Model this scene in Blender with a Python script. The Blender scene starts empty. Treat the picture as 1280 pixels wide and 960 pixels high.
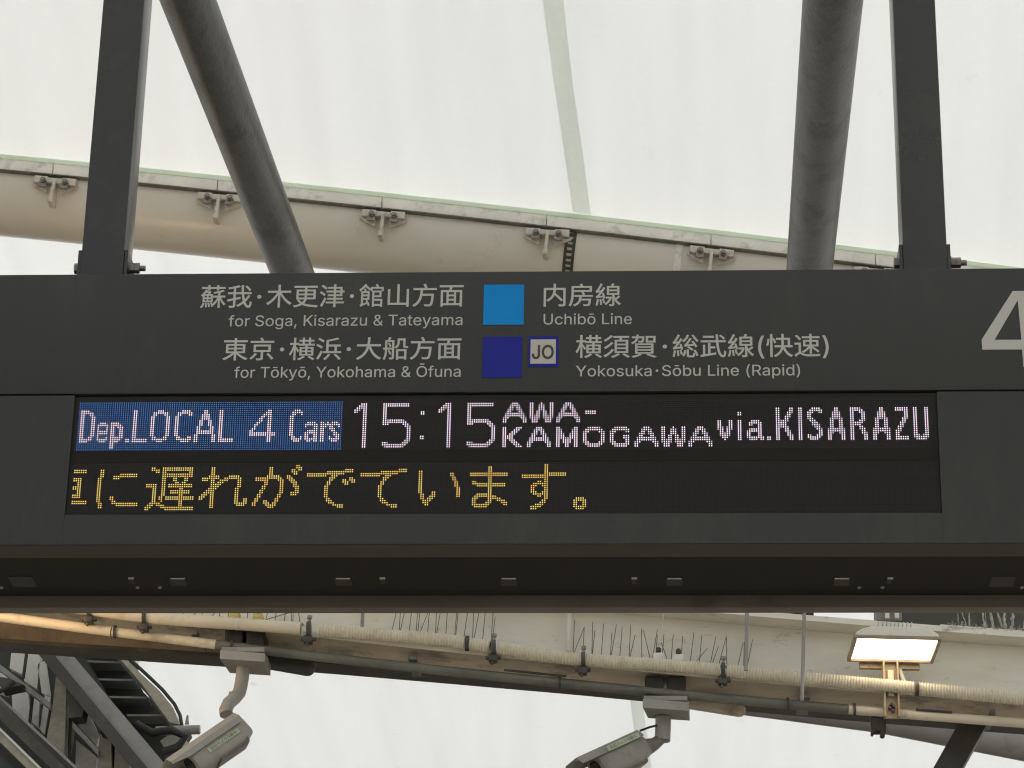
import bpy, math, random
from mathutils import Vector, Matrix
random.seed(7)
sc = bpy.context.scene
R_ = math.radians
# ---------------------------------------------------------------- camera
Z0 = 3.80                      # height of the first LED row above the platform
CAM = Vector((0.2966, -4.8945, Z0 - 2.1936))
RT = Vector((0.998633566, 0.049311834, 0.017301555))
UP = Vector((0.004654920, -0.413693221, 0.910404443))
FW = Vector((-0.052051240, 0.909079899, 0.413357479))
F = 3737.09                    # focal length in pixels of a 1280 px wide picture
cd = bpy.data.cameras.new('camera')
cd.sensor_width = 36; cd.lens = F / 1280 * 36
cd.clip_start = 0.05; cd.clip_end = 2000
cam = bpy.data.objects.new('camera', cd)
sc.collection.objects.link(cam)
cam.matrix_world = Matrix(((RT.x, UP.x, -FW.x, CAM.x), (RT.y, UP.y, -FW.y, CAM.y), (RT.z, UP.z, -FW.z, CAM.z), (0, 0, 0, 1)))
sc.camera = cam
# ---------------------------------------------------------------- light
SUN_EL, SUN_AZ = R_(55), R_(112)
w = bpy.data.worlds.new('World'); sc.world = w; w.use_nodes = True
nt = w.node_tree; bg = nt.nodes['Background']
sky = nt.nodes.new('ShaderNodeTexSky'); sky.sky_type = 'NISHITA'; sky.sun_disc = False
sky.sun_elevation = SUN_EL; sky.sun_rotation = SUN_AZ; sky.air_density = 1.0; sky.dust_density = 4.0; sky.ozone_density = 0.6
nt.links.new(sky.outputs[0], bg.inputs[0]); bg.inputs[1].default_value = 0.12
sl = bpy.data.lights.new('sun', 'SUN'); sl.energy = 1.5; sl.angle = R_(25); sl.color = (1, 0.95, 0.87)
so = bpy.data.objects.new('sun', sl); sc.collection.objects.link(so)
sd = Vector((math.sin(SUN_AZ) * math.cos(SUN_EL), math.cos(SUN_AZ) * math.cos(SUN_EL), math.sin(SUN_EL)))
so.rotation_euler = (-sd).to_track_quat('-Z', 'Y').to_euler(); so.location = sd * 60
sc.view_settings.view_transform = 'Standard'; sc.view_settings.look = 'None'
sc.view_settings.gamma = 1; sc.view_settings.use_curve_mapping = False
sc.view_settings.exposure = 1.28
sc.render.engine = 'CYCLES'
sc.cycles.filter_width = 1.15
sc.cycles.max_bounces = 8; sc.cycles.diffuse_bounces = 5; sc.cycles.transmission_bounces = 5
sc.cycles.sample_clamp_indirect = 6; sc.cycles.use_denoising = True; sc.cycles.caustics_reflective = False
# ---------------------------------------------------------------- helpers
def at(px, py, Y):
    d = FW * F + RT * (px - 640) + UP * (480 - py)
    return CAM + d * ((Y - CAM.y) / d.y)
def atd(px, py, depth):
    return CAM + FW * depth + RT * ((px - 640) * depth / F) + UP * ((480 - py) * depth / F)
def path(fn, x0, x1, n, Y):
    return [at(x0 + (x1 - x0) * i / n, fn(x0 + (x1 - x0) * i / n), Y) for i in range(n + 1)]
class MB:
    def __init__(s): s.v = []; s.f = []
    def add(s, vs, fs):
        n = len(s.v); s.v += [Vector(v) for v in vs]; s.f += [tuple(i + n for i in f) for f in fs]; return s
    def box(s, lo, hi, M=None):
        x0, y0, z0 = lo; x1, y1, z1 = hi
        vs = [Vector(p) for p in ((x0,y0,z0),(x1,y0,z0),(x1,y1,z0),(x0,y1,z0),(x0,y0,z1),(x1,y0,z1),(x1,y1,z1),(x0,y1,z1))]
        if M: vs = [M @ v for v in vs]
        return s.add(vs, [(0,3,2,1),(4,5,6,7),(0,1,5,4),(1,2,6,5),(2,3,7,6),(3,0,4,7)])
    def cbox(s, lo, hi, c, M=None):      # box with chamfered edges along all three axes
        lo = Vector(lo); hi = Vector(hi); vs = []
        me = bpy.data.meshes.new('t')
        import bmesh
        bm = bmesh.new(); bmesh.ops.create_cube(bm, size=1)
        for v in bm.verts: v.co = Vector(((lo[i] + hi[i]) / 2 + v.co[i] * (hi[i] - lo[i]) for i in range(3)))
        bmesh.ops.bevel(bm, geom=bm.edges[:], offset=c, segments=2, affect='EDGES', profile=0.6)
        bm.verts.index_update()
        vs = [(M @ v.co if M else v.co.copy()) for v in bm.verts]; fs = [tuple(v.index for v in f.verts) for f in bm.faces]
        bm.free(); bpy.data.meshes.remove(me)
        return s.add(vs, fs)
    def sweep(s, sec, pts, cap=True):    # section of (y, z) offsets carried along a path
        n = len(sec); vs = [p + Vector((0, a, b)) for p in pts for a, b in sec]
        fs = [(i*n+j, i*n+(j+1) % n, (i+1)*n+(j+1) % n, (i+1)*n+j) for i in range(len(pts)-1) for j in range(n)]
        if cap: fs += [tuple(range(n))[::-1], tuple((len(pts)-1)*n + j for j in range(n))]
        return s.add(vs, fs)
    def tube(s, pts, r, seg=16, cap=True, radii=None):
        pts = [Vector(p) for p in pts]; n = len(pts); vs = []; ref = None
        for i, p in enumerate(pts):
            t = (pts[min(i+1, n-1)] - pts[max(i-1, 0)]).normalized()
            if ref is None:
                ref = t.orthogonal().normalized()
            ref = (ref - t * ref.dot(t)).normalized(); b = t.cross(ref)
            rr = radii[i] if radii else r
            vs += [p + (ref * math.cos(2*math.pi*k/seg) + b * math.sin(2*math.pi*k/seg)) * rr for k in range(seg)]
        fs = [(i*seg+k, i*seg+(k+1) % seg, (i+1)*seg+(k+1) % seg, (i+1)*seg+k) for i in range(n-1) for k in range(seg)]
        if cap: fs += [tuple(range(seg))[::-1], tuple((n-1)*seg + k for k in range(seg))]
        return s.add(vs, fs)
    def prism(s, poly, Y, t):            # outline given in picture points, standing at depth Y, t thick
        a = [at(x, y, Y) for x, y in poly]; b = [p + Vector((0, t, 0)) for p in a]; n = len(a)
        return s.add(a + b, [tuple(range(n)), tuple(range(n, 2*n))[::-1]] + [(i, i+n, (i+1) % n + n, (i+1) % n) for i in range(n)])
    def build(s, name, mat, parent=None, smooth=False, **tags):
        me = bpy.data.meshes.new(name); me.from_pydata([tuple(v) for v in s.v], [], s.f)
        import bmesh
        bm = bmesh.new(); bm.from_mesh(me); bmesh.ops.recalc_face_normals(bm, faces=bm.faces); bm.to_mesh(me); bm.free()
        if mat: me.materials.append(mat)
        if smooth:
            for p in me.polygons: p.use_smooth = True
            me.set_sharp_from_angle(angle=R_(38))
        return link(name, me, parent, **tags)
def link(name, me, parent=None, **tags):
    o = bpy.data.objects.new(name, me); sc.collection.objects.link(o)
    if parent:
        o.parent = parent; o.matrix_parent_inverse = PINV(parent)
    for k, v in tags.items(): o[k] = v
    return o
def world_of(o):
    m = o.matrix_basis.copy()
    return world_of(o.parent) @ o.matrix_parent_inverse @ m if o.parent else m
def PINV(o): return world_of(o).inverted()
def thing(name, label, cat, loc, group=None):
    o = bpy.data.objects.new(name, None); sc.collection.objects.link(o); o.location = loc
    o.empty_display_size = 0.1; o['label'] = label; o['category'] = cat
    if group: o['group'] = group
    return o
def mat(name, col, rough=0.6, metal=0.0, var=0.12, scale=6.0, bump=0.0, bscale=60, spec=0.5, dirt=None, dirt_amt=0.5, dscale=9, stretch=(1, 1, 1), coat=0, dlo=0.52):
    m = bpy.data.materials.new(name); m.use_nodes = True; n = m.node_tree.nodes; l = m.node_tree.links
    b = n['Principled BSDF']; b.inputs['Roughness'].default_value = rough; b.inputs['Metallic'].default_value = metal
    b.inputs['Specular IOR Level'].default_value = spec
    if coat: b.inputs['Coat Weight'].default_value = coat; b.inputs['Coat Roughness'].default_value = 0.15
    g = n.new('ShaderNodeNewGeometry'); mp = n.new('ShaderNodeMapping'); l.new(g.outputs['Position'], mp.inputs[0]); mp.inputs['Scale'].default_value = stretch
    nz = n.new('ShaderNodeTexNoise'); nz.inputs['Scale'].default_value = scale; nz.inputs['Detail'].default_value = 6; nz.inputs['Roughness'].default_value = 0.6
    l.new(mp.outputs[0], nz.inputs[0])
    r = n.new('ShaderNodeValToRGB'); l.new(nz.outputs[0], r.inputs[0])
    r.color_ramp.elements[0].position = 0.3; r.color_ramp.elements[1].position = 0.7
    r.color_ramp.elements[0].color = tuple(max(0, c * (1 - var)) for c in col) + (1,)
    r.color_ramp.elements[1].color = tuple(min(1, c * (1 + var)) for c in col) + (1,)
    out = r.outputs[0]
    if dirt:
        n2 = n.new('ShaderNodeTexNoise'); n2.inputs['Scale'].default_value = dscale; n2.inputs['Detail'].default_value = 9; n2.inputs['Roughness'].default_value = 0.72
        l.new(mp.outputs[0], n2.inputs[0])
        r2 = n.new('ShaderNodeValToRGB'); r2.color_ramp.elements[0].position = dlo; r2.color_ramp.elements[1].position = dlo + 0.12
        r2.color_ramp.elements[0].color = (0, 0, 0, 1); r2.color_ramp.elements[1].color = (dirt_amt,) * 3 + (1,)
        l.new(n2.outputs[0], r2.inputs[0])
        mx = n.new('ShaderNodeMix'); mx.data_type = 'RGBA'; l.new(r2.outputs[0], mx.inputs[0]); l.new(out, mx.inputs[6]); mx.inputs[7].default_value = tuple(dirt) + (1,)
        out = mx.outputs[2]
    l.new(out, b.inputs['Base Color'])
    mr = n.new('ShaderNodeMapRange'); mr.inputs[3].default_value = max(0.05, rough - 0.08); mr.inputs[4].default_value = min(1, rough + 0.1)
    l.new(nz.outputs[0], mr.inputs[0]); l.new(mr.outputs[0], b.inputs['Roughness'])
    if bump:
        nb = n.new('ShaderNodeTexNoise'); nb.inputs['Scale'].default_value = bscale; nb.inputs['Detail'].default_value = 4; l.new(mp.outputs[0], nb.inputs[0])
        bp = n.new('ShaderNodeBump'); bp.inputs['Strength'].default_value = bump; bp.inputs['Distance'].default_value = 0.004
        l.new(nb.outputs[0], bp.inputs['Height']); l.new(bp.outputs[0], b.inputs['Normal'])
    return m
def emis(name, col, strength, var=None):
    m = bpy.data.materials.new(name); m.use_nodes = True; n = m.node_tree.nodes; l = m.node_tree.links
    n.remove(n['Principled BSDF']); e = n.new('ShaderNodeEmission'); e.inputs[0].default_value = tuple(col) + (1,); e.inputs[1].default_value = strength
    if var:                               # single diodes differ a little in hue
        g = n.new('ShaderNodeNewGeometry'); nz = n.new('ShaderNodeTexNoise'); nz.inputs['Scale'].default_value = var[2]; nz.inputs['Detail'].default_value = 2
        l.new(g.outputs['Position'], nz.inputs[0]); r = n.new('ShaderNodeValToRGB'); l.new(nz.outputs[0], r.inputs[0])
        r.color_ramp.elements[0].position = 0.35; r.color_ramp.elements[1].position = 0.65
        r.color_ramp.elements[0].color = tuple(var[0]) + (1,); r.color_ramp.elements[1].color = tuple(var[1]) + (1,)
        l.new(r.outputs[0], e.inputs[0])
    l.new(e.outputs[0], n['Material Output'].inputs[0]); return m
def fabric(name, trans, refl, amt, weave=True):
    m = bpy.data.materials.new(name); m.use_nodes = True; n = m.node_tree.nodes; l = m.node_tree.links
    n.remove(n['Principled BSDF'])
    d = n.new('ShaderNodeBsdfDiffuse'); t = n.new('ShaderNodeBsdfTranslucent'); mx = n.new('ShaderNodeMixShader'); mx.inputs[0].default_value = amt
    g = n.new('ShaderNodeNewGeometry'); mp = n.new('ShaderNodeMapping'); mp.inputs['Scale'].default_value = (3.5, 0.25, 0.25); l.new(g.outputs['Position'], mp.inputs[0])
    a = n.new('ShaderNodeTexNoise'); a.inputs['Scale'].default_value = 2.2; a.inputs['Detail'].default_value = 6; l.new(mp.outputs[0], a.inputs[0])  # long streaks put the shading of folds into the colour
    wv = n.new('ShaderNodeTexNoise'); wv.inputs['Scale'].default_value = 45; wv.inputs['Detail'].default_value = 3; l.new(g.outputs['Position'], wv.inputs[0])
    ad = n.new('ShaderNodeMath'); ad.operation = 'MULTIPLY_ADD'; ad.inputs[1].default_value = 0.5; l.new(wv.outputs[0], ad.inputs[0]); l.new(a.outputs[0], ad.inputs[2])
    r = n.new('ShaderNodeValToRGB'); r.color_ramp.elements[0].position = 0.4; r.color_ramp.elements[1].position = 0.95
    r.color_ramp.elements[0].color = tuple(c * 0.93 for c in trans) + (1,); r.color_ramp.elements[1].color = tuple(min(1, c * 1.05) for c in trans) + (1,)
    sp = n.new('ShaderNodeTexNoise'); sp.inputs['Scale'].default_value = 7; sp.inputs['Detail'].default_value = 5; l.new(g.outputs['Position'], sp.inputs[0])
    rs = n.new('ShaderNodeValToRGB'); rs.color_ramp.elements[0].position = 0.70; rs.color_ramp.elements[1].position = 0.78; rs.color_ramp.elements[0].color = (0, 0, 0, 1); rs.color_ramp.elements[1].color = (0.45, 0.45, 0.45, 1)
    l.new(sp.outputs[0], rs.inputs[0]); ms = n.new('ShaderNodeMix'); ms.data_type = 'RGBA'; l.new(rs.outputs[0], ms.inputs[0]); l.new(r.outputs[0], ms.inputs[6]); ms.inputs[7].default_value = (0.42, 0.42, 0.37, 1)
    l.new(ad.outputs[0], r.inputs[0]); l.new(ms.outputs[2], t.inputs[0]); d.inputs[0].default_value = tuple(refl) + (1,)
    l.new(d.outputs[0], mx.inputs[1]); l.new(t.outputs[0], mx.inputs[2]); l.new(mx.outputs[0], n['Material Output'].inputs[0])
    return m
M = dict(
 fascia=mat('fascia_paint', (0.028, 0.030, 0.0295), 0.5, spec=0.35, stretch=(1, 1, 0.3), var=0.1, scale=3, bump=0.25, bscale=900, dirt=(0.046, 0.046, 0.042), dirt_amt=0.45, dscale=8),
 under=mat('underside_paint', (0.033, 0.030, 0.026), 0.6, var=0.15, scale=4, dirt=(0.035, 0.03, 0.025), dirt_amt=0.6, dscale=5),
 rear=mat('rear_lip_paint', (0.105, 0.095, 0.082), 0.5, var=0.1, scale=4, dirt=(0.05, 0.04, 0.03), dirt_amt=0.5, dscale=5),
 deep=mat('recess_paint', (0.014, 0.0135, 0.0115), 0.8, spec=0.25, var=0.2, scale=5),
 black=mat('black_rubber', (0.012, 0.012, 0.011), 0.6, var=0.3),
 screen=mat('screen_face', (0.013, 0.0125, 0.012), 0.6, var=0.1, scale=8, spec=0.25),
 diode=mat('unlit_diode', (0.019, 0.0185, 0.0175), 0.55, var=0.2, scale=500, spec=0.3),
 ink=mat('vinyl_letters', (0.455, 0.458, 0.435), 0.6, var=0.05, scale=5, spec=0.3),
 cyan=mat('sky_blue_vinyl', (0.001, 0.225, 0.62), 0.6, spec=0.2, var=0.12, scale=7),
 navy=mat('navy_vinyl', (0.012, 0.018, 0.25), 0.6, spec=0.2, var=0.15, scale=7),
 badge=mat('badge_white', (0.44, 0.43, 0.39), 0.6, var=0.03),
 badgeink=mat('badge_ink', (0.03, 0.032, 0.03), 0.5),
 post=mat('post_paint', (0.018, 0.02, 0.02), 0.24, spec=0.5, var=0.12, scale=5, dirt=(0.035, 0.035, 0.032), dirt_amt=0.4, dscale=14),
 galv=mat('galvanised_steel', (0.052, 0.054, 0.042), 0.42, 0.0, spec=0.45, var=0.55, scale=9, bump=0.35, bscale=90, dirt=(0.016, 0.016, 0.012), dirt_amt=0.95, dscale=9, dlo=0.47, stretch=(1, 0.35, 1)),
 bolt=mat('zinc_bolt', (0.22, 0.21, 0.19), 0.4, 0.7, var=0.3, scale=60),
 cream=mat('cream_paint', (0.60, 0.595, 0.54), 0.3, var=0.04, scale=2, bump=0.08, bscale=40, dirt=(0.40, 0.38, 0.33), dirt_amt=0.5, dscale=5, spec=0.7, dlo=0.6),
 alu=mat('aluminium_rail', (0.72, 0.72, 0.68), 0.4, 0.0, var=0.1, scale=8, dirt=(0.3, 0.3, 0.28), dirt_amt=0.5, dscale=12),
 lug=mat('bracket_paint', (0.52, 0.49, 0.43), 0.5, var=0.08, scale=20, dirt=(0.20, 0.14, 0.09), dirt_amt=0.75, dscale=22, dlo=0.55),
 cuff=fabric('membrane_cuff', (0.93, 1.0, 0.90), (0.74, 0.84, 0.72), 0.5),
 girder=mat('girder_paint', (0.72, 0.71, 0.645), 0.62, var=0.08, scale=5, bump=0.5, bscale=35, dirt=(0.22, 0.20, 0.16), dirt_amt=0.8, dscale=14, dlo=0.59, stretch=(0.6, 1, 1.6)),
 soffit=mat('girder_underside', (0.44, 0.385, 0.305), 0.65, var=0.15, scale=4, bump=0.5, bscale=35, dirt=(0.17, 0.155, 0.125), dirt_amt=0.9, dscale=6),  # brown bounce from the platform put into the base colour; blotches are stains
 plate=mat('lower_plate_paint', (0.15, 0.125, 0.09), 0.6, var=0.2, scale=5, bump=0.4, dirt=(0.05, 0.045, 0.035), dirt_amt=0.7, dscale=8),
 rail=mat('rail_pipe_paint', (0.12, 0.128, 0.11), 0.45, var=0.25, scale=6, bump=0.3, dirt=(0.07, 0.07, 0.06), dirt_amt=0.7, dscale=8),
 railc=mat('lit_cream_paint', (0.56, 0.52, 0.42), 0.4, var=0.1, scale=6, dirt=(0.2, 0.18, 0.14), dirt_amt=0.5, dscale=10),  # lamplight on the edge pipe is put into this tone
 dark=mat('dark_steel', (0.045, 0.044, 0.038), 0.55, var=0.3, scale=7, bump=0.4, dirt=(0.09, 0.085, 0.07), dirt_amt=0.6, dscale=9),
 conduit=mat('beige_conduit', (0.56, 0.53, 0.43), 0.55, var=0.08, scale=8, dirt=(0.38, 0.33, 0.24), dirt_amt=0.5, dscale=14),
 wire=mat('spike_wire', (0.10, 0.095, 0.08), 0.5, 0.5, var=0.4, scale=40),
 fluff=mat('dusty_wire', (0.36, 0.35, 0.31), 0.95, var=0.4, scale=60, bump=0.8, bscale=200),
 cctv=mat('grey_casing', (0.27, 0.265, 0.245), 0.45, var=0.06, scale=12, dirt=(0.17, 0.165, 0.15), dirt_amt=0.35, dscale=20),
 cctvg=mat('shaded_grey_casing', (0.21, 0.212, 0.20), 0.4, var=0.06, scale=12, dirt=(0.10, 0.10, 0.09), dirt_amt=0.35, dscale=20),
 cctvd=mat('dark_casing', (0.12, 0.12, 0.112), 0.5, var=0.08, scale=12),
 sticker=mat('sticker_face', (0.38, 0.41, 0.33), 0.5, var=0.04),
 green=mat('sticker_green', (0.12, 0.18, 0.09), 0.5, var=0.1),
 lens=mat('dark_glass', (0.01, 0.01, 0.012), 0.08, var=0.1),
 lamp=mat('lamp_casing', (0.66, 0.65, 0.60), 0.5, var=0.06, scale=10, dirt=(0.35, 0.33, 0.28), dirt_amt=0.4, dscale=16),
 yellow=mat('yellow_clamp', (0.45, 0.38, 0.12), 0.5, var=0.2, scale=30),
 frame=mat('lamp_frame', (0.28, 0.23, 0.17), 0.5, var=0.2, scale=20),
 arm=mat('lamp_arm_paint', (0.33, 0.26, 0.17), 0.5, var=0.15, scale=15, dirt=(0.12, 0.09, 0.05), dirt_amt=0.6, dscale=25),
 wallw=mat('pale_panel', (0.62, 0.63, 0.60), 0.6, var=0.08, scale=2, dirt=(0.30, 0.30, 0.27), dirt_amt=0.5, dscale=4),
 stone=mat('flecked_column', (0.36, 0.345, 0.29), 0.8, var=0.15, scale=40, bump=0.5),
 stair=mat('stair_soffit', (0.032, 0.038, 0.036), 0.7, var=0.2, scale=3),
 steel=mat('grey_painted_steel', (0.24, 0.245, 0.24), 0.5, var=0.08, scale=4, dirt=(0.10, 0.10, 0.09), dirt_amt=0.4),
 concrete=mat('platform_concrete', (0.50, 0.44, 0.36), 0.85, var=0.1, scale=1.2, bump=0.4),
 gravel=mat('ballast', (0.17, 0.15, 0.13), 0.95, var=0.35, scale=12, bump=1.0, bscale=20),
 mem=fabric('white_membrane', (0.74, 0.775, 0.735), (0.66, 0.67, 0.64), 0.36),
 seam=fabric('seam_fabric', (0.83, 0.86, 0.80), (0.7, 0.72, 0.68), 0.8),
 hem=fabric('seam_margin_fabric', (0.88, 0.885, 0.875), (0.72, 0.73, 0.72), 0.37),
 glow=emis('lit_lamp_glass', (1.0, 0.80, 0.56), 2.3),
 glowup=emis('lit_uplight_glass', (1.0, 0.60, 0.27), 14.0),
 glowlow=emis('lit_pipe_light_glass', (1.0, 0.60, 0.27), 7.0),
 ledw=emis('white_diode', (0.92, 0.84, 0.92), 0.66, ((0.74, 0.70, 0.95), (1.0, 0.72, 0.74), 130)),
 ledd=emis('dim_white_diode', (0.92, 0.84, 0.92), 0.26),
 leda=emis('amber_diode', (1.0, 0.70, 0.20), 0.48, ((1.0, 0.54, 0.12), (0.84, 0.76, 0.22), 130)),
 ledb=emis('blue_diode', (0.05, 0.20, 0.75), 0.40, ((0.06, 0.20, 0.66), (0.09, 0.30, 0.70), 130)),
)
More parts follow.
